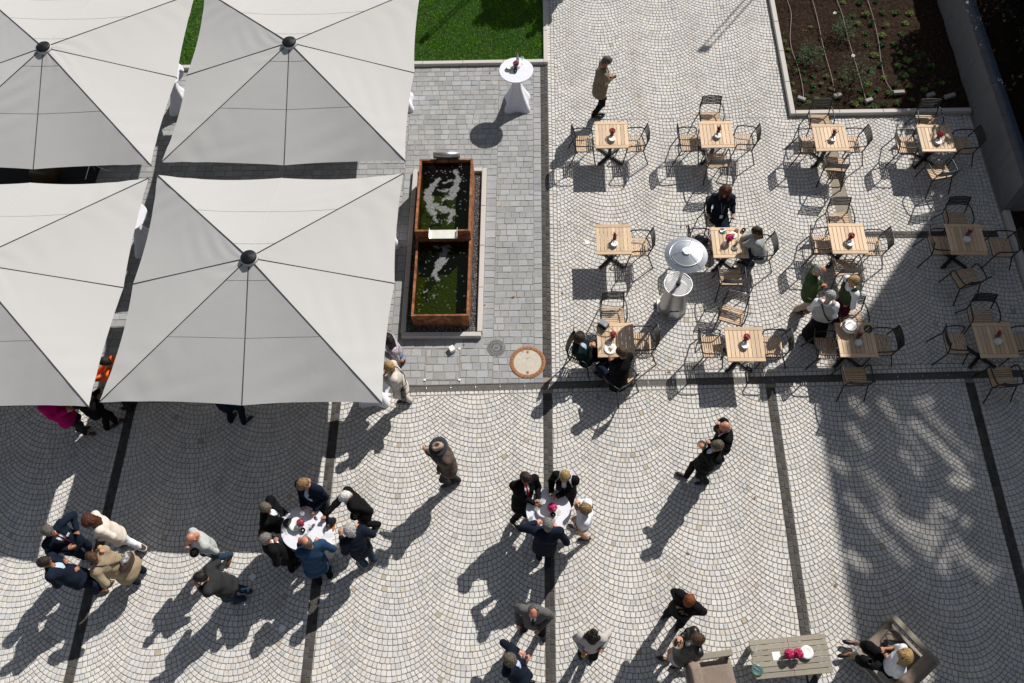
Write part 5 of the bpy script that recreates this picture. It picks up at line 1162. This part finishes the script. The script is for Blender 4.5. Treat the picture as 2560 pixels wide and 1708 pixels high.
    # ---- hair
    if style != 'bald':
        G = Field(H-.24, H+.22, .0085); ex = .006
        c0, c1 = H+hd*.030*q-fw*.022*q, H+hd*.034*q+fw*.008*q
        G.cap(c0, c1, (.082+ex)*q, (.080+ex)*q, .02, LR, 1.10); G.cap(H+hd*.01*q-fw*.045*q, H-hd*.055*q-fw*.045*q, .070*q, .052*q, .03, LR, .95)
        if style in ('curly', 'bush'): G.cap(c0+hd*.02, c1+hd*.01, .096*q, .092*q, .02)
        if style in ('long', 'verylong'):
            G.cap(c0, c1, .100*q, .096*q, .02, LR, 1.05)
            for sg in (-1, 1): G.cap(H+LR*sg*.06-fw*.03, nk+Rp*sg*.11+Fp*.02-up*.03, .060, .040, .05)
            e_ = nk-up*(.10 if style == 'long' else .20)-Fp*.05
            for sg in (-1, 0, 1): G.cap(H-fw*.04+LR*sg*.055, e_+Rp*sg*.07, .062, .042, .05)
            if style == 'verylong': G.cap(H+fw*.0+LR*.075, nk+LR*.10+Fp*.06-up*.12, .035, .028, .04); G.cap(H+fw*.0-LR*.075, nk-LR*.10+Fp*.06-up*.12, .035, .028, .04)
        if style == 'bob': 
            for sg in (-1, 1): G.cap(H+LR*sg*.055+hd*.02, H+LR*sg*.068-hd*.065-fw*.01, .046, .036, .04)
            G.cap(H-fw*.05, H-hd*.07-fw*.055, .07, .05, .04)
        if style == 'windy':
            for e1, e2, r1 in ((-.10, .06, .05), (-.15, .0, .045), (-.13, -.05, .04), (-.05, .11, .045)): G.cap(H-fw*.05+hd*.04, H+fw*e1+LR*e2+hd*.06, .055, r1*.8, .03)
            for sg in (-1, 1): G.cap(H+LR*sg*.07, H+LR*sg*.12+fw*.04-hd*.11, .045, .022, .03)
        if style == 'bun': G.cap(H-fw*.11+hd*.03, H-fw*.115+hd*.02, .045, .045, .015)
        if style == 'pony': G.cap(H-fw*.09+hd*.02, nk-Fp*.11-up*.12, .042, .026, .03)
        G.cap(H-hd*.055*q+fw*.075*q, H+hd*.012*q+fw*.095*q, .075*q, .062*q, 0, sub=True)
        G.cap(H-hd*.10*q+fw*.03*q, H-hd*.06*q+fw*.06*q, .075*q, .07*q, 0, sub=True)
        if style in ('short', 'balding', 'crop'):
            for sg in (-1, 1): G.cap(H+LR*sg*.10-hd*.03, H+LR*sg*.10-hd*.08, .030, .035, 0, sub=True)
        if style == 'balding': G.cap(H+hd*.10*q+fw*.05*q, H+hd*.13*q-fw*.045*q, .082*q, .068*q, 0, sub=True)
        G.noise(.006 if style not in ('curly', 'bush', 'long', 'verylong') else .009, 185, ph); G.noise(.006, 95, ph*2)
        hv, hf = G.net(); ns = {'windy': 620, 'long': 620, 'verylong': 760, 'bob': 460, 'bun': 380, 'curly': 420, 'bush': 480}.get(style, 340)
        crown = H+hd*.11-fw*.035; pk = hv[rng.integers(0, len(hv), ns)]; nn_ = pk-(H+hd*.01-fw*.01); nn_ /= np.linalg.norm(nn_, axis=1)[:, None]
        dr_ = pk-crown+fw*.03*rng.normal(size=(ns, 1)); 
        if style in ('long', 'verylong', 'bob', 'pony'): dr_ = dr_-up*.16
        if style in ('curly', 'bush'): dr_ = dr_*.3+rng.normal(size=(ns, 3))*.05
        if style == 'windy': dr_ = dr_*.6-fw*.06+rng.normal(size=(ns, 3))*.04
        dr_ = dr_+rng.normal(size=(ns, 3))*.012; dr_ -= nn_*(dr_*nn_).sum(1)[:, None]; dr_ /= np.linalg.norm(dr_, axis=1)[:, None]+1e-9; wd_ = np.cross(nn_, dr_)
        ll = rng.uniform(.022, .045, ns)*(1.7 if style in ('long', 'verylong', 'bob') else 1); ww = rng.uniform(.0022, .0045, ns); lf = rng.uniform(.002, .009, ns)*(1.6 if style in ('curly', 'bush') else 1)
        sv = []
        for s_, wk in ((0, .6), (.5, 1), (1, .15)):
            c_ = pk+dr_*(ll*s_)[:, None]+nn_*(lf*(.2+s_*.8)-(ll*s_)**2/.2)[:, None]; sv += [c_-wd_*(ww*wk)[:, None], c_+wd_*(ww*wk)[:, None]]
        sv = np.stack(sv, 1).reshape(-1, 3)-O; me_ = bpy.data.meshes.new('hair_strands'); ii = np.arange(ns)[:, None]*6; me_.from_pydata(sv.tolist(), [], np.concatenate([ii+[0, 1, 3, 2], ii+[2, 3, 5, 4]]).tolist())
        hc = np.array(HC[hair])*1.15; cc3 = hc[None]*np.exp(rng.normal(0, .42, (ns, 1))); cc3 = np.minimum(cc3, .8); a4 = me_.attributes.new('col', 'FLOAT_COLOR', 'POINT'); a4.data.foreach_set('color', np.repeat(np.concatenate([cc3, np.ones((ns, 1))], 1), 6, 0).astype('f').ravel())
        me_.materials.append(mat('hair_strand', attr='col', rough=.5, spec=.3)); tag(link(bpy.data.objects.new('hair_strands', me_), root), kind='stuff')
        link(bpy.data.objects.new('hair', netmesh('hair', [(hv, hf)], HM(hair), O)), root)
    root['_j'] = 0; del root['_j']
    return dict(root=root, O=O, H=H, nk=nk, hd=hd, fw=fw, LR=LR, Fp=Fp, Rp=Rp, up=up, P=P, ch=ch, wa=wa, arm=arm, F=F, R=R)

P1 = person('man in a khaki jacket looking at his phone, standing alone at the back', (1517, 153), 1.69, [(1496, 286), (1490, 291)], 0, [(1523, 196, 1.22), (1528, 199, 1.2)], pitch=.75, top='khaki', shirt='lightblue', legs='black', hair='greybrown', style='short', skin=SK2, scale=1.05, girth=1.2, hem=.16, footdir=(0, -8))
ph_ = MB().box((0, 0, 0), (.075, .14, .010), bev=.003).build('phone', M_black, None, label='black phone held by the man in the khaki jacket', cat='phone'); ph_.location = at(1533, 194, 1.25); ph_.rotation_euler = (.3, 0, -1.3)
P3 = person('dark-haired woman in a floral blouse and bright blue skirt at the parasol edge', (968, 850), 1.58, [(1002, 908), (994, 914)], 200, [(960, 886, 1.05), (957, 870, 1.1)], top='floral', topkind='sweater', legs='blue', legkind='skirt', skhem=.5, shoe='black', hair='black', style='long', scale=.94, girth=.95)
P4 = person('blonde woman in a cream jacket with a black shoulder bag at the parasol corner', (973, 918), 1.55, [(1008, 1000), (1018, 1003)], 188, [(958, 948, 1.12), (960, 934, 1.15)], top='bone', topkind='jacket', hem=.22, shirt='white', legs='bone', shoe='black', hair='blond', style='curly', scale=.94, girth=1.0, open_=False)
P5 = person('man in a brown plaid jacket and grey felt hat walking alone', (1100, 1120), 1.66, [(1120, 1211), (1138, 1204)], 196, [(1062, 1124, 1.3), (1097, 1180, .95)], top='plaid', hem=.105, shirt=None, legs='charcoal', hair='grey', style='short', skin=SK2, girth=1.18, hz=(1.3, 1.0), scale=1.02, poles=(None, None), footdir=(200, 190))
P6 = person('bald man in black eating from a bowl, behind his companion', (1813, 1067), 1.66, [(1778, 1143), (1795, 1150)], 185, [(1801, 1088, 1.28), (1791, 1059, 1.35)], pitch=.6, top='black', shirt='white', tie='charcoal', style='bald', skin=SKR, scale=1.02, girth=1.08)
P7 = person('grey-haired man in a black suit eating from a bowl, striding', (1793, 1114), 1.66, [(1757, 1207), (1708, 1189)], 172, [(1757, 1124, 1.25), (1767, 1106, 1.35)], pitch=.5, top='black', shirt='lightblue', hair='greybrown', style='short', skin=SKR, scale=1.03, girth=1.05, look=180)
P8 = person('man in black with an open white shirt, left side of the six-man table', (664, 1270), 1.64, [(722, 1335), (736, 1322)], -8, [(702, 1303, .98), (692, 1322, .92)], look=-20, pitch=.4, top='black', shirt='white', hair='greybrown', style='crop', skin=SKR, girth=1.22)
P9 = person('fair-haired man in a navy blazer leaning on the six-man table, orange shoes', (757, 1211), 1.72, [(833, 1312), (812, 1310)], -112, [(786, 1281, 1.16), (757, 1272, 1.16)], look=-125, pitch=.8, top='navy', shirt='lightblue', legs='navy2', shoe='orange', hair='dblond', style='short', skin=SKR, scale=1.07, girth=1.12, curl=(.3, .3))
P10 = person('white-haired man in black reaching over the six-man table with a glass', (862, 1242), 1.55, [(940, 1318), (914, 1302)], -152, [(898, 1291, 1.02), (806, 1296, 1.2)], look=-140, pitch=.7, top='black', shirt='lightgrey', legs='black', hair='white', style='short', skin=SKR, scale=1.0, girth=1.1)
P11 = person('man with grey curly hair, dark blazer and blue jeans beside the six-man table', (874, 1327), 1.64, [(908, 1408), (933, 1394)], 128, [(852, 1339, 1.2), (897, 1316, 1.15)], pitch=.3, top='navy2', shirt=None, legs='jeans', shoe='grey', hair='lightgrey', style='bush', girth=1.08)
P12 = person('man in a blue denim jacket seen from behind at the six-man table', (766, 1356), 1.66, [(795, 1450), (825, 1432)], 118, [(750, 1353, 1.42), (798, 1352, 1.1)], look=140, top='denim', hem=.26, shirt=None, legs='black', hair='greybrown', style='balding', skin=SKR, girth=1.15, scale=1.02)
P13 = person('grey-haired man in black at the near left of the six-man table', (664, 1347), 1.64, [(737, 1420), (748, 1402)], 38, [(692, 1351, 1.3), (704, 1385, .95)], top='black', shirt='white', legs='black', hair='grey', style='crop', skin=SKR, girth=1.08)
P14 = person('bald man in a pale grey shirt and jeans holding a black bowl', (479, 1345), 1.60, [(575, 1396), (540, 1394)], -135, [(502, 1379, 1.05), (472, 1369, 1.2)], look=-120, pitch=.7, top='lightgrey', topkind='shirt', legs='jeans', shoe='brown', style='bald', skin=SKR, scale=1.0, girth=1.05, footdir=(-100, -115))
P15 = person('dark-haired man in a charcoal jacket and jeans, hand at his mouth', (500, 1444), 1.64, [(601, 1501), (616, 1478)], 188, [(493, 1464, 1.38), (534, 1452, 1.1)], top='charcoal', shirt='white', legs='jeans', hair='black', style='short', skin=SKR, girth=1.12, scale=1.04)
P16 = person('grey-haired man in a navy suit with a dark red tie in the left group', (120, 1328), 1.70, [(232, 1378), (238, 1398)], -22, [(197, 1328, 1.12), (173, 1373, 1.08)], look=-35, pitch=.3, top='navy', shirt='white', tie='purple', legs='navy', hair='greydark', style='short', skin=SK2, scale=1.06, girth=1.12, poles=((-.1, .9, -.3), None))
P17 = person('auburn-haired woman in a cream sweater and white trousers, left group', (222, 1303), 1.60, [(318, 1358), (357, 1377)], -150, [(254, 1350, 1.05), (243, 1345, 1.08)], look=-120, pitch=.5, top='cream', topkind='sweater', hem=.14, legs='white', shoe='suede', boot=True, hair='auburn', style='long', scale=.97)
P18 = person('woman in a beige trench coat eating a roll, left group', (229, 1393), 1.56, [(340, 1456), (356, 1425)], 165, [(242, 1434, 1.1), (246, 1376, 1.36)], look=150, top='trench', topkind='coat', hem=.34, shirt=None, legs='navy', shoe='white', hair='brown', style='bun', scale=.97, girth=1.12)
P19 = person('dark-haired man in a navy suit and brown shoes, near left of the left group', (112, 1405), 1.66, [(264, 1464), (250, 1480)], 22, [(165, 1402, 1.2), (186, 1432, 1.05)], top='navy2', shirt='lightblue', legs='navy2', shoe='brown', hair='dark', style='short', skin=SK2, scale=1.05, girth=1.05)
P20 = person('man in a black suit with a bright red tie at the middle standing table', (1315, 1195), 1.66, [(1286, 1312), (1326, 1296)], -62, [(1347, 1254, 1.16), (1340, 1262, 1.16)], look=-40, top='black', shirt='white', tie='red', hair='dark', style='short', skin=SK2, scale=1.04, girth=1.12)
P21 = person('short-haired blonde woman in black with a pale scarf at the middle standing table', (1412, 1190), 1.62, [(1424, 1262), (1404, 1262)], -108, [(1388, 1246, 1.16), (1376, 1238, 1.16)], pitch=.6, top='black', shirt='white', hair='blond', style='short', scale=.98)
P22 = person('blonde woman in a white jacket and print skirt at the middle standing table', (1462, 1272), 1.56, [(1463, 1347), (1437, 1318)], 172, [(1443, 1275, 1.15), (1441, 1254, 1.3)], look=175, top='white', topkind='sweater', hem=-.06, legs='print', legkind='skirt', skhem=.55, shoe='black', hair='dblond', style='bob', scale=.95)
P23 = person('man in a navy suit seen from behind at the middle standing table', (1369, 1311), 1.68, [(1346, 1388), (1371, 1404)], 92, [(1338, 1304, 1.16), (1393, 1322, 1.12)], top='navy2', shirt='white', legs='navy', shoe='dred', hair='grey', style='short', skin=SKR, scale=1.05, girth=1.15, open_=True, poles=((-1, -.3, .1), None))
P24 = person('balding man in a grey blazer holding a glass near the dark stone band', (1334, 1529), 1.68, [(1358, 1583), (1310, 1566)], -98, [(1346, 1578, 1.08), (1294, 1561, .92)], pitch=.6, top='grey', shirt='white', tie='navy', legs='black', hair='greydark', style='balding', skin=SKR, scale=1.05, girth=1.08)
P25 = person('curly grey-haired man in a navy blazer and blue shirt at the bottom edge', (1275, 1650), 1.66, [(1316, 1706), (1318, 1728)], -8, [(1298, 1627, 1.1), (1313, 1652, 1.15)], look=-50, pitch=.5, top='navy2', shirt='lightblue', legs='navy', hair='greybrown', style='curly', skin=SKR, girth=1.1)
P26 = person('black-haired woman in a silver grey top carrying orange juice', (1481, 1596), 1.56, [(1476, 1637), (1457, 1630)], -95, [(1506, 1624, 1.0), (1458, 1634, 1.12)], pitch=.6, top='silver', topkind='sweater', legs='black', shoe='black', hair='black', style='windy', scale=.96, girth=1.0, sleeve=.9)
P27 = person('red-haired man in black eating from a bowl near the long grey wood table', (1723, 1502), 1.66, [(1696, 1562), (1668, 1535)], -128, [(1718, 1535, 1.2), (1694, 1518, 1.25)], pitch=.7, top='black', shirt='black', hair='red', style='short', skin=SKR, girth=1.08)
P28 = person('brown-haired woman in a black leather jacket and pale skirt holding a bowl', (1743, 1598), 1.58, [(1694, 1664), (1663, 1648)], 182, [(1702, 1619, 1.15), (1697, 1596, 1.2)], look=185, top='leather', topkind='jacket', shirt='silver', legs='skirtgrey', legkind='skirt', skhem=.5, shoe='black', hair='brown', style='bob', scale=.97)
P29 = person('blonde woman in a white top and black skirt seated in the lounge armchair', (2262, 1640), 1.18, [(2116, 1637), (2129, 1607)], 160, [(2216, 1646, .62), (2203, 1622, .70)], look=165, pitch=.5, top='white', topkind='sweater', legs='black', legkind='skirt', skhem=.2, shoe='black', hair='blond', style='verylong', skin=SK2, hips=(2222, 1668, .48), scale=.98, sleeve=.3, lowfoot=.08, footdir=(190, 170))
P30 = person('red-haired woman in a navy dress sitting at the far side of the shared table', (1814, 478), 1.22, [(1806, 600), (1820, 600)], -92, [(1833, 544, .60), (1769, 545, .60)], look=-95, pitch=.3, top='navy2', topkind='sweater', legs='navy2', legkind='skirt', skhem=.45, shoe='black', hair='auburn', style='verylong', hips=(1797, 541, .52), scale=1.0, sleeve=.75)
P31 = person('dark-haired woman in a loose grey sweater leaning on the shared table', (1890, 578), 1.14, [(1858, 652), (1872, 662)], 176, [(1885, 592, .98), (1884, 588, 1.0)], look=180, pitch=.3, top='knit', topkind='sweater', legs='jeans', shoe='black', hair='dark', style='pony', skin=SK2, hips=(1899, 632, .52), scale=.97, girth=1.12, poles=((-.6, -.3, -.9), (-.6, .3, -.9)))
P32 = person('dark-haired person in a dark green coat seated left of the two-man table', (1448, 846), 1.18, [(1512, 905), (1500, 893)], -16, [(1480, 863, .80), (1478, 868, .8)], look=-25, pitch=.4, top='darkgreen', topkind='jacket', shirt='lightblue', legs='black', hair='dark', style='bob', hips=(1462, 888, .52), girth=1.1)
P33 = person('brown-haired man in black seated at the near side, back to the camera', (1553, 881), 1.20, [(1500, 938), (1512, 912)], 132, [(1525, 905, .80), (1530, 915, .75)], look=150, pitch=.4, top='black', shirt=None, legs='navy', hair='brown', style='short', skin=SK2, hips=(1548, 950, .52), girth=1.12, scale=1.04)
P34 = person('elderly man in a green jacket and beige trousers in the standing trio', (2050, 675), 1.60, [(2012, 773), (1996, 779)], -15, [(2058, 715, 1.15), (2054, 722, 1.1)], look=-20, pitch=.6, top='green', shirt='white', tie='red', legs='tan', shoe='dred', hair='lightgrey', style='balding', skin=SKR, girth=1.1, hem=.20)
P35 = person('blonde woman in a white blouse and dark bodice in the standing trio', (2133, 702), 1.58, [(2080, 792), (2095, 800)], 195, [(2143, 742, 1.1), (2101, 727, 1.05)], look=200, pitch=.4, top='white', topkind='shirt', hem=-.05, legs='purple', legkind='skirt', skhem=.14, shoe='black', hair='blond', style='bob', girth=1.05, scale=.98, sleeve=.3)
P36 = person('grey-haired woman with white blouse and long black skirt in the standing trio', (2075, 741), 1.52, [(2026, 838), (2042, 842)], 70, [(2052, 752, 1.05), (2088, 762, 1.05)], look=60, pitch=.4, top='white', topkind='shirt', hem=-.05, legs='black', legkind='skirt', skhem=.10, shoe='black', hair='lightgrey', style='curly', girth=1.05, scale=.94, sleeve=.3)
P37 = person('woman in a magenta coat and dark trousers under the lower left parasol', (100, 985), 1.60, [(207, 1073), (222, 1084)], 10, [(180, 1010, 1.1), (170, 1030, 1.1)], top='magenta', topkind='coat', hem=.22, shirt=None, legs='charcoal', shoe='dbrown', hair='brown', style='bob', scale=1.0, girth=1.1)
P38 = person('person in an orange jacket in the gap between the two lower parasols', (262, 905), 1.64, [(330, 1010), (318, 1022)], 185, [(232, 950, 1.1), (225, 945, 1.1)], top='orange', topkind='jacket', hem=.10, shirt=None, legs='charcoal', hair='dark', style='short', girth=1.2)
P39 = person('person in black trousers and white shirt below the orange jacket, mostly hidden', (178, 975), 1.68, [(277, 1068), (297, 1052)], 20, [(245, 990, 1.0), (250, 975, 1.1)], top='black', shirt='white', legs='black', hair='dark', style='short', scale=1.02, girth=1.1)
P40 = person('person in black trousers hidden under the front parasol but for the legs', (520, 950), 1.64, [(582, 1046), (617, 1052)], 60, [None, None], top='navy', shirt=None, legs='navy2', hair='grey', style='short')

P41 = person('person beyond the top edge whose shadow reaches the cobbles', (1436, -152), 1.64, [(1437, -60), (1428, -63)], 180, [None, None], top='navy', shirt=None, legs='navy2', hair='dark')

# ---------------------------------------------------------------- what people wear and carry
def part(p, name, mb, m, smooth=True):
    o = mb.build(name, m, p['root'], smooth); return o
def L_(p, v): return np.asarray(v)-p['O']
# hat
h = P5; up_ = Vector(h['hd']); b = MB()
prof = [(.185, -.012), (.188, -.004), (.13, -.012), (.095, -.006), (.093, .05), (.085, .085), (.06, .10), (.0, .085)]
Mh = Matrix.Translation(Vector(L_(h, h['H']+h['hd']*.075))) @ up_.to_track_quat('Z', 'Y').to_matrix().to_4x4()
hr = empty('hat_pivot', (0, 0, 0)); bpy.data.objects.remove(hr)
b.lathe(prof[:4], 32); b.v = [Mh @ Vector(v) for v in b.v]; part(h, 'hat_brim', b, mat('felt_dark', (.035, .035, .042), .9, bump=.2))
b = MB().lathe([(.096, -.008), (.098, .02)], 32, cap=False); b.v = [Mh @ Vector(v) for v in b.v]; part(h, 'hat_band', b, M_black)
b = MB(); n_ = 28; V = []
for r_, z_ in ((.094, .018), (.090, .055), (.078, .088), (.055, .098), (.03, .078), (.0, .07)):
    for j in range(n_): a = 2*PI*j/n_; V.append((r_*math.cos(a)*.88, r_*math.sin(a)*1.12, z_-(.02*math.exp(-(r_*math.cos(a)/.022)**2) if z_ > .06 else 0)))
b.add(V, [(i*n_+j, i*n_+(j+1) % n_, (i+1)*n_+(j+1) % n_, (i+1)*n_+j) for i in range(5) for j in range(n_)]); b.v = [Mh @ Vector(v) for v in b.v]; part(h, 'hat_crown', b, mat('felt_tan', (.36, .26, .19), .9, bump=.2))
def scarf(p, m, w=.10):
    b = MB(); V = []; k = 14
    for i in range(k+1):
        a = -2.3+4.6*i/k; d = p['Fp']*-math.cos(a)*.085+p['Rp']*math.sin(a)*.10; base = p['nk']+d
        V += [base+p['up']*.035-p['O'], base*1+nrm(d)*.06-p['up']*.03-p['O'], base+nrm(d)*.10-p['up']*.13*(.6 if 3 < i < k-3 else 1)-p['O']]
    b.add(V, [(i*3+j, i*3+3+j, i*3+4+j, i*3+1+j) for i in range(k) for j in (0, 1)]); part(p, 'scarf', b, m)
scarf(P21, mat('scarf_grey', (.40, .38, .40), .9, noise=.2, nscale=30))
def strap(p, m, sg=1, r=.010, drop=.30, bag=None):
    a = p['nk']-p['Rp']*sg*.07+p['Fp']*.05; pts = [p['nk']-p['Rp']*sg*.10-p['Fp']*.03+p['up']*.02, p['nk']-p['Rp']*sg*.06-p['up']*.03-p['Fp']*.10, p['ch']-p['Fp']*.175+p['Rp']*sg*.02, p['wa']-p['Fp']*.165+p['Rp']*sg*.12, p['P']+p['R']*sg*.20-p['Fp']*.05+p['up']*.08]
    b = MB().tube([q-p['O'] for q in pts], r, 6); part(p, 'bag_strap', b, m); return pts[-1]
e = strap(P4, M_black, -1)
o = MB().box((0, 0, 0), (.24, .09, .17), bev=.02).build('shoulder_bag', M_black, None, label='black leather shoulder bag at the hip of the blonde woman in cream', cat='bag'); o.location = tuple(e-np.array([0, 0, .12])+P4['F']*-.02+P4['R']*-.03); o.rotation_euler = (0, 0, math.radians(100))
e = P18['P']+P18['R']*.0-P18['F']*.0
o = empty('shoulder_bag', tuple(P18['P']-P18['F']*.17+P18['R']*.10+np.array([0, 0, .05])), math.radians(75), label='brown shoulder bag with a printed scarf on the trench coat woman', cat='bag')
b = MB().lathe([(0, -.14), (.12, -.13), (.16, 0), (.13, .10), (.0, .10)], 16); b.v = [(x*1.25, y*.55, z) for x, y, z in b.v]; b.build('bag_body', mat('brown_leather', (.055, .035, .022), .5, bump=.4, bscale=15), o, True)
b = MB().lathe([(0, -.04), (.09, 0), (.06, .06), (0, .07)], 12, c=(.02, 0, .10)); b.v = [(x*1.3, y*.8, z+.02*math.sin(x*60)*math.cos(y*50)) for x, y, z in b.v]; b.build('printed_scarf', FB('print'), o, True)
strap(P18, MATS['brown_leather'], 1, .013)
o = MB().box((0, 0, 0), (.06, .16, .10), bev=.02).build('handbag', M_black, None, label='small black bag beside the woman in the white jacket', cat='bag'); o.location = tuple(P22['P']-P22['F']*.10+P22['R']*.22+np.array([0, 0, .12]))
# dirndl bodices
def bodice(p, c, c2=None):
    Q = Field(np.minimum(p['P'], p['nk'])-.26, np.maximum(p['P'], p['nk'])+.26, .015)
    Q.cap(p['P']-p['Rp']*.05+p['up']*.06, p['P']+p['Rp']*.05+p['up']*.06, .168, None, .04, p['Fp'], 1.12); Q.cap(p['wa'], p['ch'], .160, .160, .05, p['Fp'], 1.05); Q.cap(p['ch']-p['Rp']*.06, p['ch']+p['Rp']*.06, .158, None, .04, p['Fp'], 1.05)
    for s in (-1, 1): Q.cap(p['ch']+p['Rp']*s*.09, p['nk']+p['Rp']*s*.10-p['up']*.0, .075, .072, .02)
    Q.cap(p['nk']+p['up']*.05+p['Fp']*.03, p['nk']-p['up']*.04+p['Fp']*.08, .11, .09, 0, sub=True)
    link(bpy.data.objects.new('bodice', netmesh('bodice', [Q.net()], FB(c), p['O'])), p['root'])
bodice(P35, 'green'); bodice(P36, 'silver')
strap(P36, M_black, 1, .014)
# lanyards
def lanyard(p, m=None):
    b = MB().tube([p['nk']-p['Rp']*.06+p['up']*.01-p['O'], p['ch']+p['Fp']*.165-p['Rp']*.03-p['O'], p['wa']+p['Fp']*.185+p['up']*.05-p['O'], p['ch']+p['Fp']*.165+p['Rp']*.03-p['O'], p['nk']+p['Rp']*.06+p['up']*.01-p['O']], .005, 5); part(p, 'lanyard', b, m or mat('lanyard_grey', (.30, .31, .33), .6))
    b = MB().box(Vector(p['wa']+p['Fp']*.19-p['O']), (.06, .02, .09)); part(p, 'badge', b, M_china, False)
lanyard(P30); lanyard(P21, mat('lanyard_dark', (.05, .05, .08), .6)); lanyard(P8, MATS['lanyard_dark'])
def badge(p, s):
    b = MB().box((0, 0, 0), (.07, .012, .045)); b.v = [Vector(v) for v in b.v]; M = Matrix.Translation(Vector(p['ch']+p['Fp']*.150+p['Rp']*s*.09-p['O'])) @ Vector(p['Fp']).to_track_quat('Y', 'Z').to_matrix().to_4x4(); b.v = [M @ v for v in b.v]; part(p, 'name_badge', b, M_china, False)
badge(P9, -1); badge(P16, -1)
# belt line of white sunglasses for P17
b = MB().tube([tuple(P17['H']+P17['hd']*.095+P17['LR']*x+P17['fw']*(.045-abs(x)*.4)-P17['O']) for x in (-.08, -.04, 0, .04, .08)], [.006, .02, .008, .02, .006], 8); part(P17, 'sunglasses', b, M_dark)
b = MB().tube([tuple(P29['H']+P29['hd']*.10+P29['LR']*x+P29['fw']*(.03-abs(x)*.3)-P29['O']) for x in (-.08, -.04, 0, .04, .08)], [.006, .016, .008, .016, .006], 8); part(P29, 'sunglasses', b, M_dark)
# held food and drinks
def hold(px, z, me, label, extra='food', **k): return dish(px, z, me, label, extra, name='bowl', cat='bowl', group='bowls held by guests')
bowl = MB().lathe([(.045, 0), (.085, .035), (.088, .04), (.080, .036), (.045, .010), (0, .010)], 24).mesh('dish', M_dark, True)
bowl2 = MB().lathe([(.045, 0), (.085, .035), (.088, .04), (.080, .036), (.045, .010), (0, .010)], 24).mesh('dish', mat('bowl_brown', (.16, .12, .08), .3), True)
hold((1794, 1075), 1.30, bowl2, 'brown bowl held by the bald man in black'); hold((1754, 1114), 1.30, bowl2, 'bowl held by the striding grey-haired man in black'); hold((488, 1383), 1.14, bowl, 'black bowl held by the bald man in the pale shirt')
hold((888, 1291), 1.14, bowl, 'black bowl held by the white-haired man'); hold((1705, 1531), 1.24, bowl, 'black bowl held by the red-haired man', 'both'); hold((1694, 1610), 1.2, bowl2, 'bowl of food held by the woman in the leather jacket', 'both')
glass((1339, 1583), 1.10, 'glass held by the balding man in the grey blazer'); glass((1316, 1646), 1.14, 'glass of red wine held by the man in the blue shirt', (.08, .01, .01)); glass((1458, 1640), 1.10, 'glass of orange juice held by the black-haired woman', (.75, .33, .02), r=.042)
glass((791, 1299), 1.19, 'wine glass in the hand of the white-haired man', (.10, .01, .02), stem=False); glass((1380, 1244), SZ+.01, 'tumbler between the hands of the short-haired blonde woman'); glass((1352, 1257), SZ+.01, 'small glass by the hands of the man with the red tie'); glass((250, 1347), 1.07, 'wine glass held by the woman in the cream sweater', stem=True)
o = MB().lathe([(0, -.02), (.045, -.01), (.05, .01), (.03, .03), (0, .035)], 12).build('bread_roll', mat('bread', (.42, .26, .09), .8, noise=.3), None, True, label='bread roll in the hand of the trench coat woman', cat='bread roll'); o.location = at(250, 1370, 1.42)
o = MB().box((0, 0, 0), (.075, .14, .01), bev=.003).build('phone', M_black, None, label='dark phone in the hand of the blonde woman in the trio', cat='phone'); o.location = at(2152, 739, 1.12); o.rotation_euler = (.2, .3, .6)
